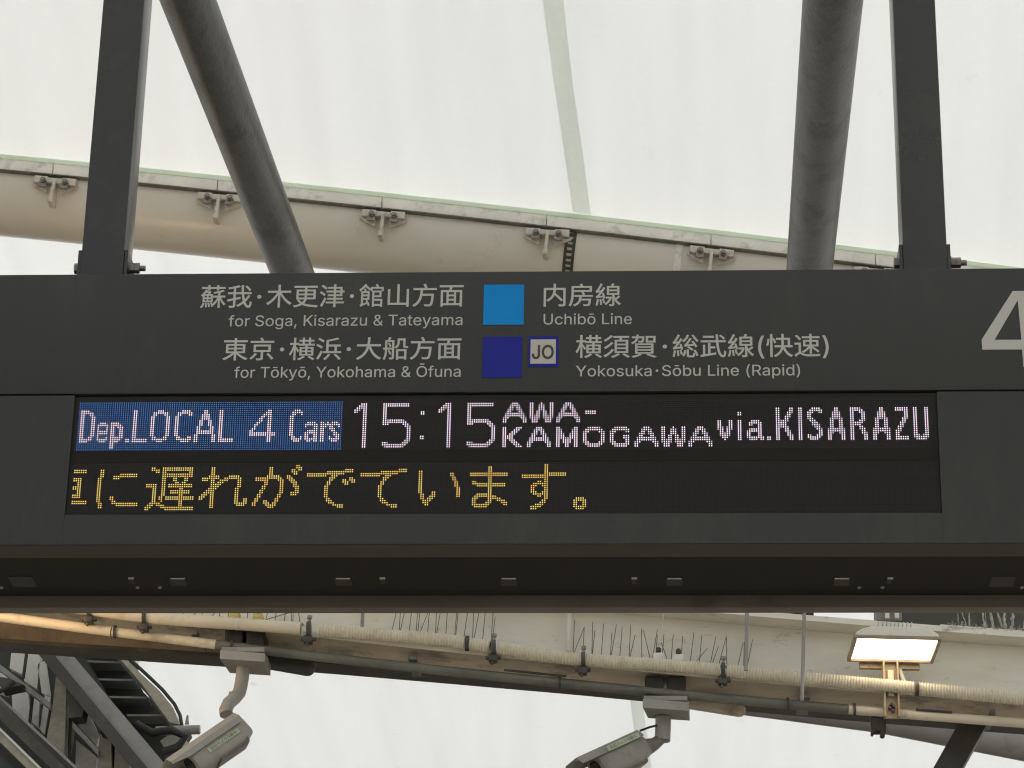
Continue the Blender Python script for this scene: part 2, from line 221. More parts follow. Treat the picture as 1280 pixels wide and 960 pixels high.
# ---------------------------------------------------------------- lettering (outlines of every sign used, two characters per number)
GLY = r""" ,a
&0[,b)O+z)V+A)k*n*.*K*W*6++*/+b*4,1*B,W*Y,y*x-<+l-|,~.r-?/.-M/=-Y/N-a/c-d/z-^0>-L0X-00j,i0o,N0m,80d,%0V+s0D+j0.+h/r+k/V+s/>,&/%,9.f,l.(0M)Y/?)Y,=-8+P.4+4.Y*|.~*o/H*k/q*p0C+%0k+?10+d1I,31Y,g1_-=1Y-i1I.011.K0m.[0G.a/y.^/Y.T/;.F.|.2.c-w.K-[.4,$-$+Y,`+@,A+2,$+-+_+2+=+?*|+T*c+q*P,6*D,]*@-+*E-T*S-z*j.@++.]+P.s+|/%,R/)--/~--/z,I/n+q/]+G/I+'/$*W.n*A.F){-q)d-;)T
(-t*~,p+&-g+3.a+F/[+`0R+~1B,D2(->2(,w16,Y0?,@/H,/.R,$-_+|,p,#,.,-+G,=*^,U)q,t)#->(+,D(++j):+B*L+*+_
)-t*3(+*Z)%*z)t+5*a+E+I+N,/+Q,p+M-_+B.R+1/H*u0?*V16*32(+-2(+O1B+n0R,,/[,?.a,K-g,O,p,G+^,/*J+c)9+-(+
,,T*4'e*`*d+h*d*w'e
40d*7+:*7,*-N1X.N1X+>,5+>,00*,00*+:!.$)Y.$+P.$+u.$.X.}.X.})Y
J/n,P)O+p)V+;)i*k*-*H*X*4+2*-+t*-,?+.,?+.+t+2+J+>+(+Q*i+k*U,-*I,P*E,t*I-6*U-O*i-c+(-n+J-r+t-r1X.s1X.s+t.m+2.X*X.6*--f)i-1)V
K0x+8+t+8,~+k-c,A.C,w/#/>1X0]1X-7-x-2-x!*T)Y*T1X+U1X+U.p+T-.+U,]+U)Y!/K)Y,T-`-3.L0^)Y
L/i*T)Y*T1X+U1X+U*O/;*O/;)Y
O1|-k)O-.)T,R)d+{)~+M*D+&*p*c+H*J,(*<,k*8-X*<.F*J/-*c/j+&0A+M0m+{14,R1M-.1]-k1b.K1]/(1M/[140-0m0S0A0s/j1//-1=.F1A-X1=,k1/,(0s+H0S*p0-*D/[)~/()d.K)T!-k*J.M*R/**k/K+)/h+I0#+r05,D0?,y0B-X0?.805.n0#/@/h/h/K0-/*0F.M0`-k0h-,0`,O0F,.0,+n/h+V/?+E.m+:.8+7-X+:,y+E,D+V+r+n+J,.+),O*l-,*R
R0^*T)Y*T1X->1X.01P.o1;/C0u/f0G/z/l0%/./z.K/f-r/C-D.n-#./,j->,c+-,c+--Y-;-Y-o-^.;-k.Z.$.p.?.|.b/$/..|/V.p/z.Z0:.;0P-n0^-:0c+U0c+U)Y!//)Y-6-4.C-40?)Y
S0Z-,)L,>)S+Y)g+%***Y*T*@+,*5+g+8+g+A+@+S*|+o*d,6*R,^*H-,*D-]*H.**T.N*h.j+&.{+F/$+k.|,..m,H.V,].9,m-r,{-K-*,N-C+s-V+C-o*z./*_.Q*N.y*H/K*P0**j0]+51)+i1H,I1[-11b-v1[.V1H/,1)/R0^/k0-/t/S.u/S.m/v.[06.B0M-l0d-.0l,^0h,70]+s0I+[01+L/q+G/O+M/.+_.o+x.Z,:.J,x.5-g-}.O-f.s-U/7-@/T-'/k,c/z,<0#+j/w+0/`*Y/9*..a)i-{)S
T0^*+0b*+1X0/1X0/0b-]0b-])Y,[)Y,[0b
U1e-`)M-()Q,Q)],$)p+X*-+7*L*x*q*d+>*X+k*T,?*T1X+U1X+U,G+Z+q+m+D,-*|,S*`-'*M-`*H.;*M.k*`/5*|/Q+D/c+q/i,G/i1X0j1X0j,?0f+k0Y+>0F*q0+*L/f*-/>)p.m)].:)Q
Y1#,l)Y,l,r)q1X+%1X,[/#-*.3-Q-6-,-6-@-h-T.4-~/#/W1X0g1X-m,r-m)Y
a/d,,)M+V)R+*)a*`)y*B*>*0*h*)+=*.+h*<,.*Q,H*n,]+2,k+V,v,G-'-;-1-U-5-i-<-t-H-x-Y-x-]-t-|-k.:-Z.N-D._-'.h,`.l,<.h+y._+`.Q+K.@+<.-+2-u*9.2*O._*o/%+8/>+b/O,1/Y,^/],}/Z-B/U-f/J.*/:.G.~._.[.o.0.t-T.t)Y-y)Y-y*H-s*H-g*5-U)}->)k,|)Z,W)P!,;*?,i*D-2*R-P*i-f+(-s+G-x+i-x,W-o,Q-a,L-7,C,g,=,C,8,$,3+d,++J+{+7+k+*+U+&+9+**{+5*f+F*U+]*I+x*A
b0:-5)M,c)R,>)_+~)r+i*++L*R+C*R+C)Y*I)Y*I1X+E1X+E.Z+L.Z+h/%+}/9,=/K,b/X-4/]-a/X.-/M.Q/:/$.m/G.4/^-J/e,V/^+b/G*x/%*?.Q)q.-)^-a)Q!-(*A-V*H-}*].?*|.U+J.c+|.h,W.c-2.U-c.@.0-~.O-V.c-(.j,T.d,..P+l.1+U-e+H-4+D,W+H+z+V+G+m*z,/*[,U*G
c/m,q)M,A)Q+r)^+J)q+'*0*f*Q*N*x*7+a*/,T*7-H*N.2*f.Y+'.z+J/9+r/L,A/X,q/]-</Y-a/R.'/E.F/3.b.y.x._//.?/;-y.C-d.;-x.1./.#.?-o.N-].Y-G.c-/.h,q.j,?.c+s.M+T.,+>-_+1-.+-,T+1+|+>+K+T*}+s*],?*G,q*@-0*B-G*H-^*P-q*].%*l.2*~.=+5.D+J/=+5/0*n.z*N.d*3.G)x.))f-b)X-<)P
d0:,`)M,4)Q+h)^+B)q*p*?*L*x*6+b*/,V*6-J*L.4*p.m+C/:+h/M,4/X,`/]-2/X-V/K-s/9.,/%.G.Z.N.Z.N1X/J1X/J)Y.Q)Y.Q*R.H*R.,*+-r)r-U)_-1)R!,m*A-?*G-f*[.(*z.>+G.K+z.O,W.K-4.>-e.(.1-f.P-?.d,m.j,=.c+s.O+S.0+>-c+1-2+-,W+1+|+>+J+T*|+s*],>*H
e/y,x)M,E)Q+s)^+J)q+'*0*f*P*M*x*6+a*/,S*6-F*M.0*e.W+%.y+G/8+o/L,>/X,n/]->/X-j/M.6/:.Z.z.z.T/5.%/D-F/I,^/I,:*j,:*j-).v-).L,j.H-@.;-n.&.6-e.R-?.e,n.k,?.e+u.R+U.6+?-o+1-F+,,v+,,F+1+j+A+;+Z*r+|*V,H*E,x*@-;*B-W*I-q*U.**g.:*|.F+:/@+%/0*X.r*6.O)v.&)`-Q)R
f-W-3/U-3.f)c.f)c/U!*r)Y*r0D*w0p+,17+D1R+e1g,-1s,T1w-*1r-H1j-20z,|1#,_1&,<0},$0n+s0T+n02+n)Y
g0;,q'8,7'<+c'H+:'Z*u's*Z(3*F(Q+4({+Q(V+f(D,$(6,F(,,q()->(--c(7.%(I.<(c.J)(.O)Q.O*a.G*a.+*9-r*%-U)p-1)e,_)a+|)i+D*$*q*J*M+$*6+g*/,Y*6-L*M.5*q.m+C/:+i/M,5/X,a/]-3/X-W/L-t/:../%.I.Y.Q.Y.Q/U/K/U/K)L/G(|/=(U/+(4.b'i.1'M-S'=!,n*R-?*X-f*j.)+*.>+P.L,$.P,[.L-7.?-g.).2-g.P-@.d,n.j,>.d+s.O+T.0+>-e+1-5+-,[+1,&+>+R+T+,+t*k,>*X
h0&+E-1+E)Y*I)Y*I1X+E1X+E.-+5.-+H.Z+a.~+}/<,S/T-2/]-g/V.8/E.^/).z.]//.)/5-D/5)Y.9)Y.9-=.5-e.*.*-t.E-Z.X-<.e,u.i,O.e,..W+n.B+W.&+J-]
i,6*I)Y*I/U+E/U+E)Y!*v0T*_0Y*K0f*=0y*913*=1I*K1]*_1j*v1n+21j+F1]+S1I+W13+S0y+F0f+20Y
k/W+@+g+@,w+O,w.(/U/9/U,O,f,E,f!*I)Y*I1X+E1X+E)Y!.6)Y+w,Q,Y-4/K)Y
m32*I)Y*I/U+C/U+C.8+=.8+K.a+a/%+|/>,>/P,`/[-&/`-L/Z-m/N.,/:.K.l.].7.P.7._.].u.}/5/;/W/N/~/Z0L/`0z/Y1G/J1k/02*.h2<.82A-Y2A)Y1E)Y1E-W1A-|16.<1$.Q0[.e02.k/l.g/M.[/6.H/$.0.u-p.r-N.r)Y-v)Y-v-a-n..-V.N-4.d,f.k,F.g,).[+l.I+W./+J-j+E-A+E)Y
n0%+E-1+E)Y*I)Y*I/U+B/U+C.-+5.-+H.Z+a.~+}/<,S/T-2/]-f/V.7/E.]/).y.]//.)/5-D/5)Y.9)Y.9-=.5-e.*.*-t.E-Z.X-<.e,u.i,O.e,..W+n.B+W.&+J-]
o0-,q)M,A)Q+r)^+J)q+'*0*f*Q*N*x*7+a*/,T*7-H*N.2*f.Y+'.z+J/9+r/L,A/X,q/]-E/X-q/L.</9.`.z.}.Y/8.2/O-H/W,T/O+a/8*x.}*Q.`*0.<)q-q)^-E)Q!,q*@-G*G-p*].3*}.I+K.V+|.Z,T.V--.I-_.3.,-p.M-G.c,q.j,?.c+s.M+T.,+>-_+1-.+-,T+1+|+>+K+T*}+s*],?*G
p0:*I'C*I/U+C/U+C.Z+L.Z+h/%+}/9,=/K,b/X-4/]-a/X.-/M.Q/:/$.m/G.4/^-J/e,V/^+b/G*x/%*?.Q)q.-)^-a)Q-5)M,d)R,?)_+~)r+i*++L*R+E*R+E'C!-(*A-V*H-}*].?*|.U+J.c+|.h,W.c-2.U-c.@.0-~.O-V.c-(.j,T.d,..P+l.1+U-e+H-4+D,W+H+z+V+G+m*z,/*[,U*G
r-`*I)Y*I/U+B/U+B.]+H.]+^/&+~/C,J/V,y/^-4/]-I/[-I._-5.b,q.d,K.`,+.S+l.@+W.'+J-d+E-?+E)Y
s/@,L)M+s)Q+C)_*w)s*V*4*?*Y*1+*+)+;+9*p+T*T+z*D,K*?-#*E-J*W-d*s-m+6-h+P-X+f-?+v,x,%+y,;+8,Q*f,r*Q-1*E-P*A-u*G.E*[.l*{/0+G/H+y/W,S/]-,/X-X/K-}/7.=.w.R.V.b.0-m-z-_.;-G.U-&.h,T.n,'.h+_.W+F.=+>-z+D-_+T-H+q-8,=-+-5,t-v,^.G,=.[+~.h+_.l+;.e*j.P*A.0)|-a)c-,)S
t-2,l/U,l.f)c.f)c/U!*[0~+W0~+W+.+[*l+f*V+z*I,;*E,Q*G,i*K,y)[,Z)U,8)S+i)W+D)d+&)x*m*8*`*Z*[+(
u0&,L)R+u)W+G)i*~***b*R*O+**I+j*I/U+E/U+E+r+I+J+T+)+h*j,$*U,B*J,g*F-0*J-Q*W-m*l.'+-.4+R.9+~.9/U/5/U/5)Y.<)Y.<+&.I+&.6*T-z*0-])r-*)Z
y/d*B'I*V(:*e(7*}(4+7(5+K(<+^(J+n(b+{)&,0)W)s/U*w/U,4,%,S*{,o)x,N)x,j*{--,%.F/U/J/U,m(b,Y(:,D'w,+'_+k'M+J'C+&'@*Z'C
z/V*9)Y*9*?-X.Z-X.`*B.`*B/U.n/U.n.l+W*T+W*N.w*N.w)Y
·,a+/,a*r,f*],t*M--*I-F*M-`*]-v*r.(+/.-+H.(+^-v+m-`+q-F+m--+^,t+H,f
Ō1|-k)O-.)T,R)d+{)~+M*D+&*p*c+H*J,(*<,k*8-X*<.F*J/-*c/j+&0A+M0m+{14,R1M-.1]-k1b.K1]/(1M/[140-0m0S0A0s/j1//-1=.F1A-X1=,k1/,(0s+H0S*p0-*D/[)~/()d.K)T!-k*J.M*R/**k/K+)/h+I0#+r05,D0?,y0B-X0?.805.n0#/@/h/h/K0-/*0F.M0`-k0h-,0`,O0F,.0,+n/h+V/?+E.m+:.8+7-X+:,y+E,D+V+r+n+J,.+),O*l-,*R!/;3W/;2n,>2n,>3W
ō0-,q)M,A)Q+r)^+J)q+'*0*f*Q*N*x*7+a*/,T*7-H*N.2*f.Y+'.z+J/9+r/L,A/X,q/]-E/X-q/L.</9.`.z.}.Y/8.2/O-H/W,T/O+a/8*x.}*Q.`*0.<)q-q)^-E)Q!,q*@-G*G-p*].3*}.I+K.V+|.Z,T.V--.I-_.3.,-p.M-G.c,q.j,?.c+s.M+T.,+>-_+1-.+-,T+1+|+>+K+T*}+s*],?*G!.A1T.A0k+D0k+D1T
カ4X2~/{2E0;2)071a06/(06/-1B/329.029.71A.306,906+Z08*~0<*~/B+Z/F,:/F.,/F-s./-R-)-*,2,T+H+x*i+D*?*l)z+Y)>,[*--M+*./,9.^-`.|/F2'/F1~-o1n,#1O*a1B*L1.*B0q*?0**B/6*J/@)R06)M1+)K1[)Q2#)f2;*-2_+f2q-m2y/I
メ4X,b0?,-/[-h.Q/6-G.R,[-i+s,v+2+y*S*q)z+Z);,c)u-_*X.Q+?/:,(/w,m1;+X2Q*<35+&1x,?0O-U11._1d/i2/0l2>162P1Y1O1z1;1/0u020G/1/j./.:/9
ラ4X,/1k,/0s-.0v1J0v2K0s2K1k1}1g1K1f-.1f,Z1g!39.t2[/<2D/62$/4,7/4+0/:+0.A,7.D2(.D1k-T1B,d0h+y0/+E/J*u._*O-l*2,t)x-V)0.G)H/7)i0$*50k*h1P+K25,H2f-N3,.V
中4X.]2o.]0r*_0r*_+^+N+^+N,@.],@.](f/P(f/P,@2`,@2`+c3Q+c3Q0r/P0r/P2o!+N-/+N0(.]0(.]-/!2`-//P-//P0(2`0(
京4X,N/&1i/&1i-;,N-;!1.+J2:*430)%3r)Q2x*^1l+q!,3+p+]+'*x*:*2)W*O)A*j)(+V)l,A*`,}+T!.12_.Q2).o1M*?1M*?0_3u0_3u1M/l1M/H23.z2w!+`/i+`,S.c,S.c)b.a)V.Y)P.K)N,m)O,|)+-+(d.>(e/)(o/D(~/R):/V)a/V,S2],S2]/i
作4X/E2c.e1,-u/_,z.L-=.3-X-u.H.z/105/w05/w(f0h(f0h+G4(+G4(,30h,30h-q3w-q3w.Z0h.Z0h054205420~/U0~/t1f022O!,f2k+~10+'/^)~.G*:-~*N-W+%.4+V.t+V(g,F(g,F03-#1B-R2T
内4X*b0z*b(c+P(c+P0/.a0/.X/7.A.<-p-@-$,G+k+V,-+;,E*y-4+N-q,(.D,_.j-</)-v0W,I1h+*2J+[1%-,/@.c/L/J/Q0/2d0/2d)n2b)`2Y)V2J)T1j)T0b)V0r)00|(f27(g3%(r3@)'3N)C3R)m3R0z/R0z/R2o.b2o.b0z
動4X0l2b0j0:/M0:/M/P0h/P0`.=0Q-10;,-/v+2/H*@/H*D-5*/-5+$/D+$/D+_-5+_-5,@/B,@/B/Z-5/Z-50>/U0>/U0z-50z-51i.C1v/C2*.z2e-V2N+t2=*323*>1s*E1V,K1b,K0z*(0z*(0>,K0>,K/Z*F/Z*F,@,K,@,K+_*C+_*C+$,K+$,K*(*()p*2)-.m)^.A):.`(}.y(`/z)_0`*q1/,91H-l1T/P3,/P2|,<2m*L2Y)b2J)U26)R1e)R0|)V1/)216(j1{(i2V(k2r(p3,(|3>)53Y*,3j,13v/q3v0:1V0:1Y2b!+)-c,K-c,K,u+),u!-5-c.^-c.^,u-5,u!+)/&,K/&,K.9+).9!-5/&.^/&.^.9-5.9
大4X.`2n.^1C.P/a*</a*<.o.C.o.#-W-K,D,^+8+S*8*))I*I)+*c(g,/)W-9*X.++e.c,y/,.5/b,j0H+O1=*E2?)L3Q(g3l)04.)Q2x*21u+)1%,10@-J/k.o3z.o3z/a/E/a/R1B/U2n
山4X*k0T*k)W2V)W2V(i3H(i3H0U2V0U2V*H/Q*H/Q2d._2d._*H+]*H+]0T
快4X+M2o+M(f,=(f,=2o!*N0d*C/g*2.g)v-t*U-_*n.W+#/]+,0[!,?0m,l/f-..h-g/(-G0$,u1(!2K-k0g-k0k.O0l/20l0>2K0>!/|2o/|1*-n1*-n0>/|0>/|/2/{.O/w-k-7-k-7,}/m,}/W,2/5+F._*]-t)y,r)?-3)#-K(a.J)@/6*'/l*n06+[0P,L0x+M1L*W2+)m2p)23d(b3|)+4>)L3J)t2b*M2'+51R,'1-,}45,}45-k3:-k3:1*0l1*0l2o
我4X1A2,2?103(063f0c2z1Z1{2T!2g.=2+-91=,;1&-L0p.l3~.l3~/W0h/W0_1-0[2g/h2g/l1./v/W-F/W-F1Q.D1g/82#._2c-F2?+r1|*<1c*I1C*S1#,V1A,V/W*6/W*6.l,V.l,V,q*',C*=+R,V,&,V)k,T)^,M)V,?)S*i)T*z).+((d,4(g,v(r-4)&-B)A-F)k-F,8/I,d/C-K-F-%-F.l/}.l09-*0Y+W/j*u.u*=-})k.>)M.U)//i)r0t*h15*'1V)M1|)&2J(j2x(b3D(h3b(~3x)J4+*,45+'3p+83Q+P3I*C3:)e3#)R2N)h1}*F1U+F2<,52w-)3M-}
房4X//.r/P.:/l-a,<-a,<,~.D,~.6,%-y+2-N*J,j)o+j)C,&)(,9(g-()--d)U.6**.X*a.r+B2/+B2$*I1t)r1e)W1V)P1?)O0g)P/s)U0%)60,(r0}(o1](p2((v2F),2^)S2n*B2}+a3#,#/%,#/3,~3c,~3c-a/x-a0U-x09.P/p/-!.M2Z.p1f++1f++/-+)-~*~,j*m+P*M*;)z)/*B({*c(g+8)y+X+9+m,Z+v-x+x/-+x/13@/13@1f/h1f/S2</;2p!+x1%2P1%2P/r+x/r
方4X.J2X.r1f/30x*B0x*B0.-B0.-7.X,{-',J+Z+R*B*,)B*K)&*d(c+n)J,_*?-;+@-c,H-|-V1v-V1d+S1N*>14)f0{)[0`)Y/w)Z.m)a/#)</,(s01(o0z(p1@(u1])#1v)72;)z2T+K2j-|2m.D.,.D.90.3t0.3t0x/90x0%1;/b2'/72u
更4X,D,6+`+x,)+A,R*n-&*E,;*$+>)c*-)J*F))*Z(d+v)',{)K-l)v.i)O/r)31*(|2I(o3u(h4%)449)V1|)a0')y.M*J.z+$/<+^/M,?34,?340V/X0V/X1P3s1P3s29*?29*?1P.f1P.f0V+?0V+?,?.Y,?.I+l./+?-d*q-5+8,i+b!,,.-.f.-.f-a.d,~,,,~!/V,~/X-`/X.-2D.-2D,~!,,/s.f/s.f.j,,.j!/X/s2D/s2D.j/X.j
木4X._2n._0.*A0.*A/>.;/>-Y.2,l-*+t,+*w+9)v*X*8*:*R)u+K*T,B+C-4,<-|-?._.H._(e/R(e/R.I06-B0~,@1p+F2f*W3])w3x*>4:*]3:+=2=,/1E--0V.4/t/>3s/>3s0./R0./R2n
東4X+<0*+<,&-z,&,m+'+L*5*')X*C):*[(u,')Z-K*V.^+c.^(e/O(e/O+f0d*X2.)Y3X(s3r)942)X2g*51D+'04,&3&,&3&0*/O0*/O1#3x1#3x1k/O1k/O2n.^2n.^1k*@1k*@1#.^1#.^0*!,*-i.^-i.^,c,*,c!/O-i24-i24,c/O,c!,*/I.^/I.^.E,*.E!/O/I24/I24.E/O.E
横4X/W*V.{*+.2)^-A);-](~-u(d.f),/W)X0>*.!1T*)2d)E3_(c4<)63=)s20*S!+c2o+c0N*10N*1/c+[/c+3.0*W,b)u+R*.+2*?*m*n+_+=,d+c-t+c(f,M(f,M-x,|-(-B,A-m,}-3-v,M.t,M/c-^/c-^/@0N/@0N.Q...Q..*m3g*m3g.Q19.Q19/@41/@410%2V0%2V1/3v1/3v1n2V1n2V2o1l2o1l1n0&1n0&2o/:2o/:1n-{1n-{1//:1//:0%-j0%-j0N,M0N,M2o!0&0%0&1/1l1/1l0%!.r,E0N,E0N+H.r+H!19,E2|,E2|+H19+H!.r-v0N-v0N,{.r,{!19-v2|-v2|,{19,{
武4X1R242L1E320W3j1(3&1q2,2[!+*22+*1I/<1I/<22!012j031K0700*400*4/E0</E0P-60r+E1E)z2))%2z(c3E(j3c)$3x)M4+*244+13o+B3P+Y3H*G3;)e3%)Q2M)k1}*W1X+n1=-J1+/E3~/E3~001'001#1J0~2j!+).1+))q*()c*<(t04)|0.*g-x*B-x,d/n,d/n-L-x-L-x.~-..~-.*5+o)}+o.1
津4X*_2*+]1B,M0^,~1=,01z+12^!)~/4*}.O+m-n,>.M+L/,*N/i!*@)O+&({+t*a,a,N,%,~+2++!-3,j-3,+/j,+/j+.,^+.,^*I/j*I/j(f0Z(f0Z*I4#*I4#+.0Z+.0Z,+3N,+3N,j0Z,j0Z-_39-_39/?4-/?4-0&390&391`0Z1`0Z2o/j2o/j1`-H1`-H0~/j0~/j0&,h0&,h/?/j/?/j.@-C.@-C-_/j-_/j,j!0Z0~2M0~2M0&0Z0&!0Z.@0Z/?2M/?2M.@
浜4X*^2++h1I,a0h-31I,82(+/2a!*$/8+/.Y,)-z,T.^+Y/:*N/q!*0)F*|(}+o*^,^,I+w,n+$*z!.w+E.F*W-f)o-$)6-F(|-f(c.L)G/0*7/g+.!1>+&2M)t3C(l4*)731*>1~+H!.+1`.+,X,s,X,s+q4/+q4/,X2A,X2A.q3q.q3q/Z.v/Z.v1.141Y37232I2g162B/b1|!1Q,X.v,X.v.q1Q.q
犯4X-D2k,s2+,;1G+^2+*o2i*92=+)1W+c0o*r0,)~/M*>/5*V.v+C/O,.0.,H/H,X.a+p-]*v,a)w+z*7+^*O+=+:+v,$,a,d-R,e,t,a+Q,S*J,<)k,,)[+s)U+9)R*D)V*V)1*^(g+M(f,5(l,Y(x,u)4-<*)-N+A-S,s-N.3-9/M,f0d-K1P.&2?!.c1|.c*B.g)d.v);/4(}/^(p0:(l2b(l3<(s3c)-3|)U4/*548+,3p+93L+L3G*b3?*133)n2{)_2_)Y0?)Y/})[/h)b/[)n/U*%/S*A/S132a132a.%2[-r2H-m0d-n0r-H0{-#26-$3$-/3>-?3K-Y3O.#3O1|
総4X2B+a3&*L3O)?4.)`3_*j2z+}!/f2c/81_.X0e-m/z.0/f.K/O/60A/w1E0M2S!2:2e1[2M261F2z0C3c/S3z/p480,3Q0n2n1g!/o-*0o,H1^+c22,51B,t0@-R!/Y,-/Y)f/[)B/e)*/v(v05(n0[(k1s(k26(o2M(|2])92g)b2m*?2L*I20*X2,)p1~)Q1k)J0e)J0O)L0E)T0C)g0C,-!.]+o.K*}.2*1-n)M.N)3.p)y/.*o/?+e!+_+a+n*K+v)=,U)G,L*U,<+j!*R+i*?*E)})1*@)'*](w*z*3+4+^!,e+t-'*t-;)z-t*0-^+)->,'!.k-M/Y-]2_-{3(-33d-T3$.e2./~1R/c2<.W/f.B0^/V1N0v0g190103/V/=/1.h.o.E.S.5!*@,8*|,I-:,j-E,-.&,?-k-I-G._,j.P-+-I+A-5,5.=-&/O-m0h-,10,e0I,>/e+-/Z,$0~,m2S,*2p+T1_*}0_*Z0'*=/])~/K*9.e*_.o+o.~+;.4*t-d*J-6*(,}*6,Y
線4X/B/I2l/I2l.K/B.K!/B1#2l1#2l0'/B0'!+Y+a+i*K+p)>,O)I,F*U,6+j!*R+i*?*E)})1*@)'*](w*z*3+4+^!,[+t,x*z-/*)-g*;-Q+.-4,'!3@-F2h,i2*,.1k,h1U-H1U-k3X-k3X1`1+1`1U2^0^2p0N2;0;1`.W1`.W-k0j-k0j)]0g)P0X)M/M)M/[)+/d(d0Y(f13(p1H)#1R);1U)]1U+d2/*c2p)q3_)53v)T44)q3R*=2w*s2F+W32,53y,u!.2,s.2,3/Z,3/++3.F*E-W)n-o)T.')9.c)b/=*:/m*z07+k0S,f0',u/w,s!*@,8*y,H-',h-2,--p,?-Y-I-6._,W.P,v-G+@-4,5.=-%/P-j0i-(13,`0J,8/d+,/Z+}1#,h2S+}2q+N1a*z0a*W0**;/`)}/N*9.e*^.n+j.}+7.6*r-h*I-:*'-$
船4X,#0,,E/=,^.R-7.j,y/R,T0@!+|,e,K+q,j+%-A+=,~,+,Q,{!/G-B/G(c01(c01)82e)82e(g3Q(g3Q-B!01)}01,X2e,X2e)}!/r27/r0X/p0-/h/^/T/2/5.e.a.?.|.)/7-k/m.;05.n0K/G0V/}0Y0V0Y1O271O27/)29.`2@.C2M.12e.&3*.#3`.#40.'4+.d3_.`3..`3#.h2}/(2}27!-b0l-b.'+T.'+T0l!*(.'*(-B*n-B*m,O*g+Y*Z*c*D)p)}))*?(t*Z(_+$)O+=*J+K+I+R,I+T-B-b-B-b)f-^)Y-Q)U,O)V,^)5,f(p-U(r.)(}.<)0.F)F.I)f.I1M,`1M--2c,<2r,.22+x1M*n1M*n.'
蘇4X*q*x*a*6*D)V)x)(*P(c*{):+;){+L*g!+o*j+|)p,$(},[)),U)w,F*p!,q*k-1)v-B)*-y)7-f*&-H*v!-x*q.E*#.c)5/;)H.y*5.M+%!0Q2o0Q1}-^1}-^2o,o2o,o1}*81}*819,o19,o0S-^0S-^190Q190Q0S1@0S1@193}193}1}1@1}1@2o!3'0`1z0<0Y/y/2/`/>/E/G/*0</712/G12.+//.+//-D0w-D0C,4/_+1.t*E/3*,/J)k0)*O0_+D12,C12(d1z(d1z,R2P+O3,*V3d)p3|*/4:*G3Q+42l,724-D4&-D4&.+1z.+1z/W2r/o3`0-!-5/Q,z//,b.k+K.k+}/Q!+t0n+K/}*m//)}.B*;.-*Q-q*l.,*l+=.s+=.s.k-M.k-q/=.4/o-g00-Z0,,B0,,^0b!+M,j,N,j,N+t+M+t!-,,j.2,j.2+t-,+t!+M.3,N.3,N-?+M-?!-,.3.2.3.2-?-,-?
賀4X0Y1X2k1X2k0,0Y0,!/p28/p/K3X/K3X28!,F-+1x-+1x,A,F,A!,F+m1x+m1x+&,F+&!,F.D1x.D1x-],F-]!+X.x+X*O2h*O2h.x!0$)w1i)=30(d4#)02N)h0_*B!-I*D,N)z+B)X*3)>*Q)#*l(b+{)'-0)Q.3*%!,22o,+2(*<2(*<1E+z1E+h0q+N0F++/}*Y/^){/C*7/)*I.h+3/-+j/V,60*,R0c,g1E.D1E.;0O./0..#0'-m0&-E0',d0+,p/i,v/I-[/G.//H.P/N.i/_.x0#/'0a//1h/02(,s2(,z2o
速4X*B1z+>0},'0',d0T+y1L*|2E!,R.v*..v*../+f./+f*c+5*J*^*$*()P*W(m+0)J+b)u,/*),X)s-4)N.%)0/#(|04(x21(|3y)'4%)M42)r2;)f06)a/-)d.2)q-E*0,R*`!.>/G0'/G0'-~.>-~!0q/G2b/G2b-~0q-~!0'2n0'1b-+1b-+0|0'0|0'0(-S0(-S-A/b-A.w,J-|+_,{+*-9*k-P*L.H+&/=+n0',d0'*/0q*/0q,b26+]3;*^3l+42Z,91--A3N-A3N0(0q0(0q0|3}0|3}1b0q1b0q2n
防4X042]0O1i0d0}1O161:1|0z2m!-b0}-b05/J05/C.O//,u.c+O-v*=,c)C-#))-9(h.:)N/#*C/S+E/t,S0+-j2V-j2L+P2>*52,)^1y)S1c)Q10)R0>)V0N)10U(h1G(f2((h2O(q2n)-3+)p3;+H3G.03G.S02.S09054(054(0}!*P2C*P(e+<(e+<1Z,u1Z,M0?+{.|,Y..,w-D-#,d,},E,w,-,j+y,Y+r,G+o+d+p+r+M+w++,@+*,e+,-&+3-?+@-W+[-e,(-i,[-b-C-D.2,e/)-@0U-u2(-A2G-52C
面4X-s-;05-;05,%-s,%!-s-y-s/105/105-y!-s+C05+C05*)-s*)!*82,*81?.N1?.A0Z.2/x*g/x*g(e+S(e+S)>2Z)>2Z(e3K(e3K/x/$/x/K1?3}1?3}2,!+S*)+S/1--/1--*)!2Z*)0{*)0{/12Z/1
須4X,l2^,#1q+$1-*%0R*D09*^/y+a0Z,c1I-W2?!,~/U,5.d+6-x*2->*P,~*j,a+p-F,t.:-h/8!-8,N,E+C+9*E)})]*?)>*X({+v)o-**w.#,3!/4.:2t.:2t-3/4-3!/4,W2t,W2t+O/4+O!/4/x2t/x2t.r/4.r!/^*Z.y*..#)`-&)=-?)#-U(d.U),/S)Z0C*1!1P*.2d)H3b(c4B)43@)v2.*W!.H0V.H*q3c*q3c0V1*0V1H1W4*1W4*2=-u2=-u1W0N1W090V
館4X/@/t/@(g0#(g0#)72g)72g(k3I(k3I,40#,40#--3#--3#/t!0#)y0#+O2g+O2g)y!0#/52A/52A-l0#-l!0_2X0w2*1/1V.^1V.^/j/;/j/;0s320s32/j3n/j3n1V1U1V1o1e1X2>192u!-D-T-D,Y+I,Y+I-T!-D.2+I.2+I/$-D/$!,b+M-&*i+I**+I+{.'+{.'/^,s/^,b07,L0n+q0Z,3/^*f/^*f*H*^*&*K)k*8)^*J)9*W(r+1)6-=*5-b)4.=)R-p*W-9+f!,92u+Y1{*k1/)u0M*+0**8/d*{0<+`0|,>1h-@0t..0).W0`-f1O,b2A,r2^"""
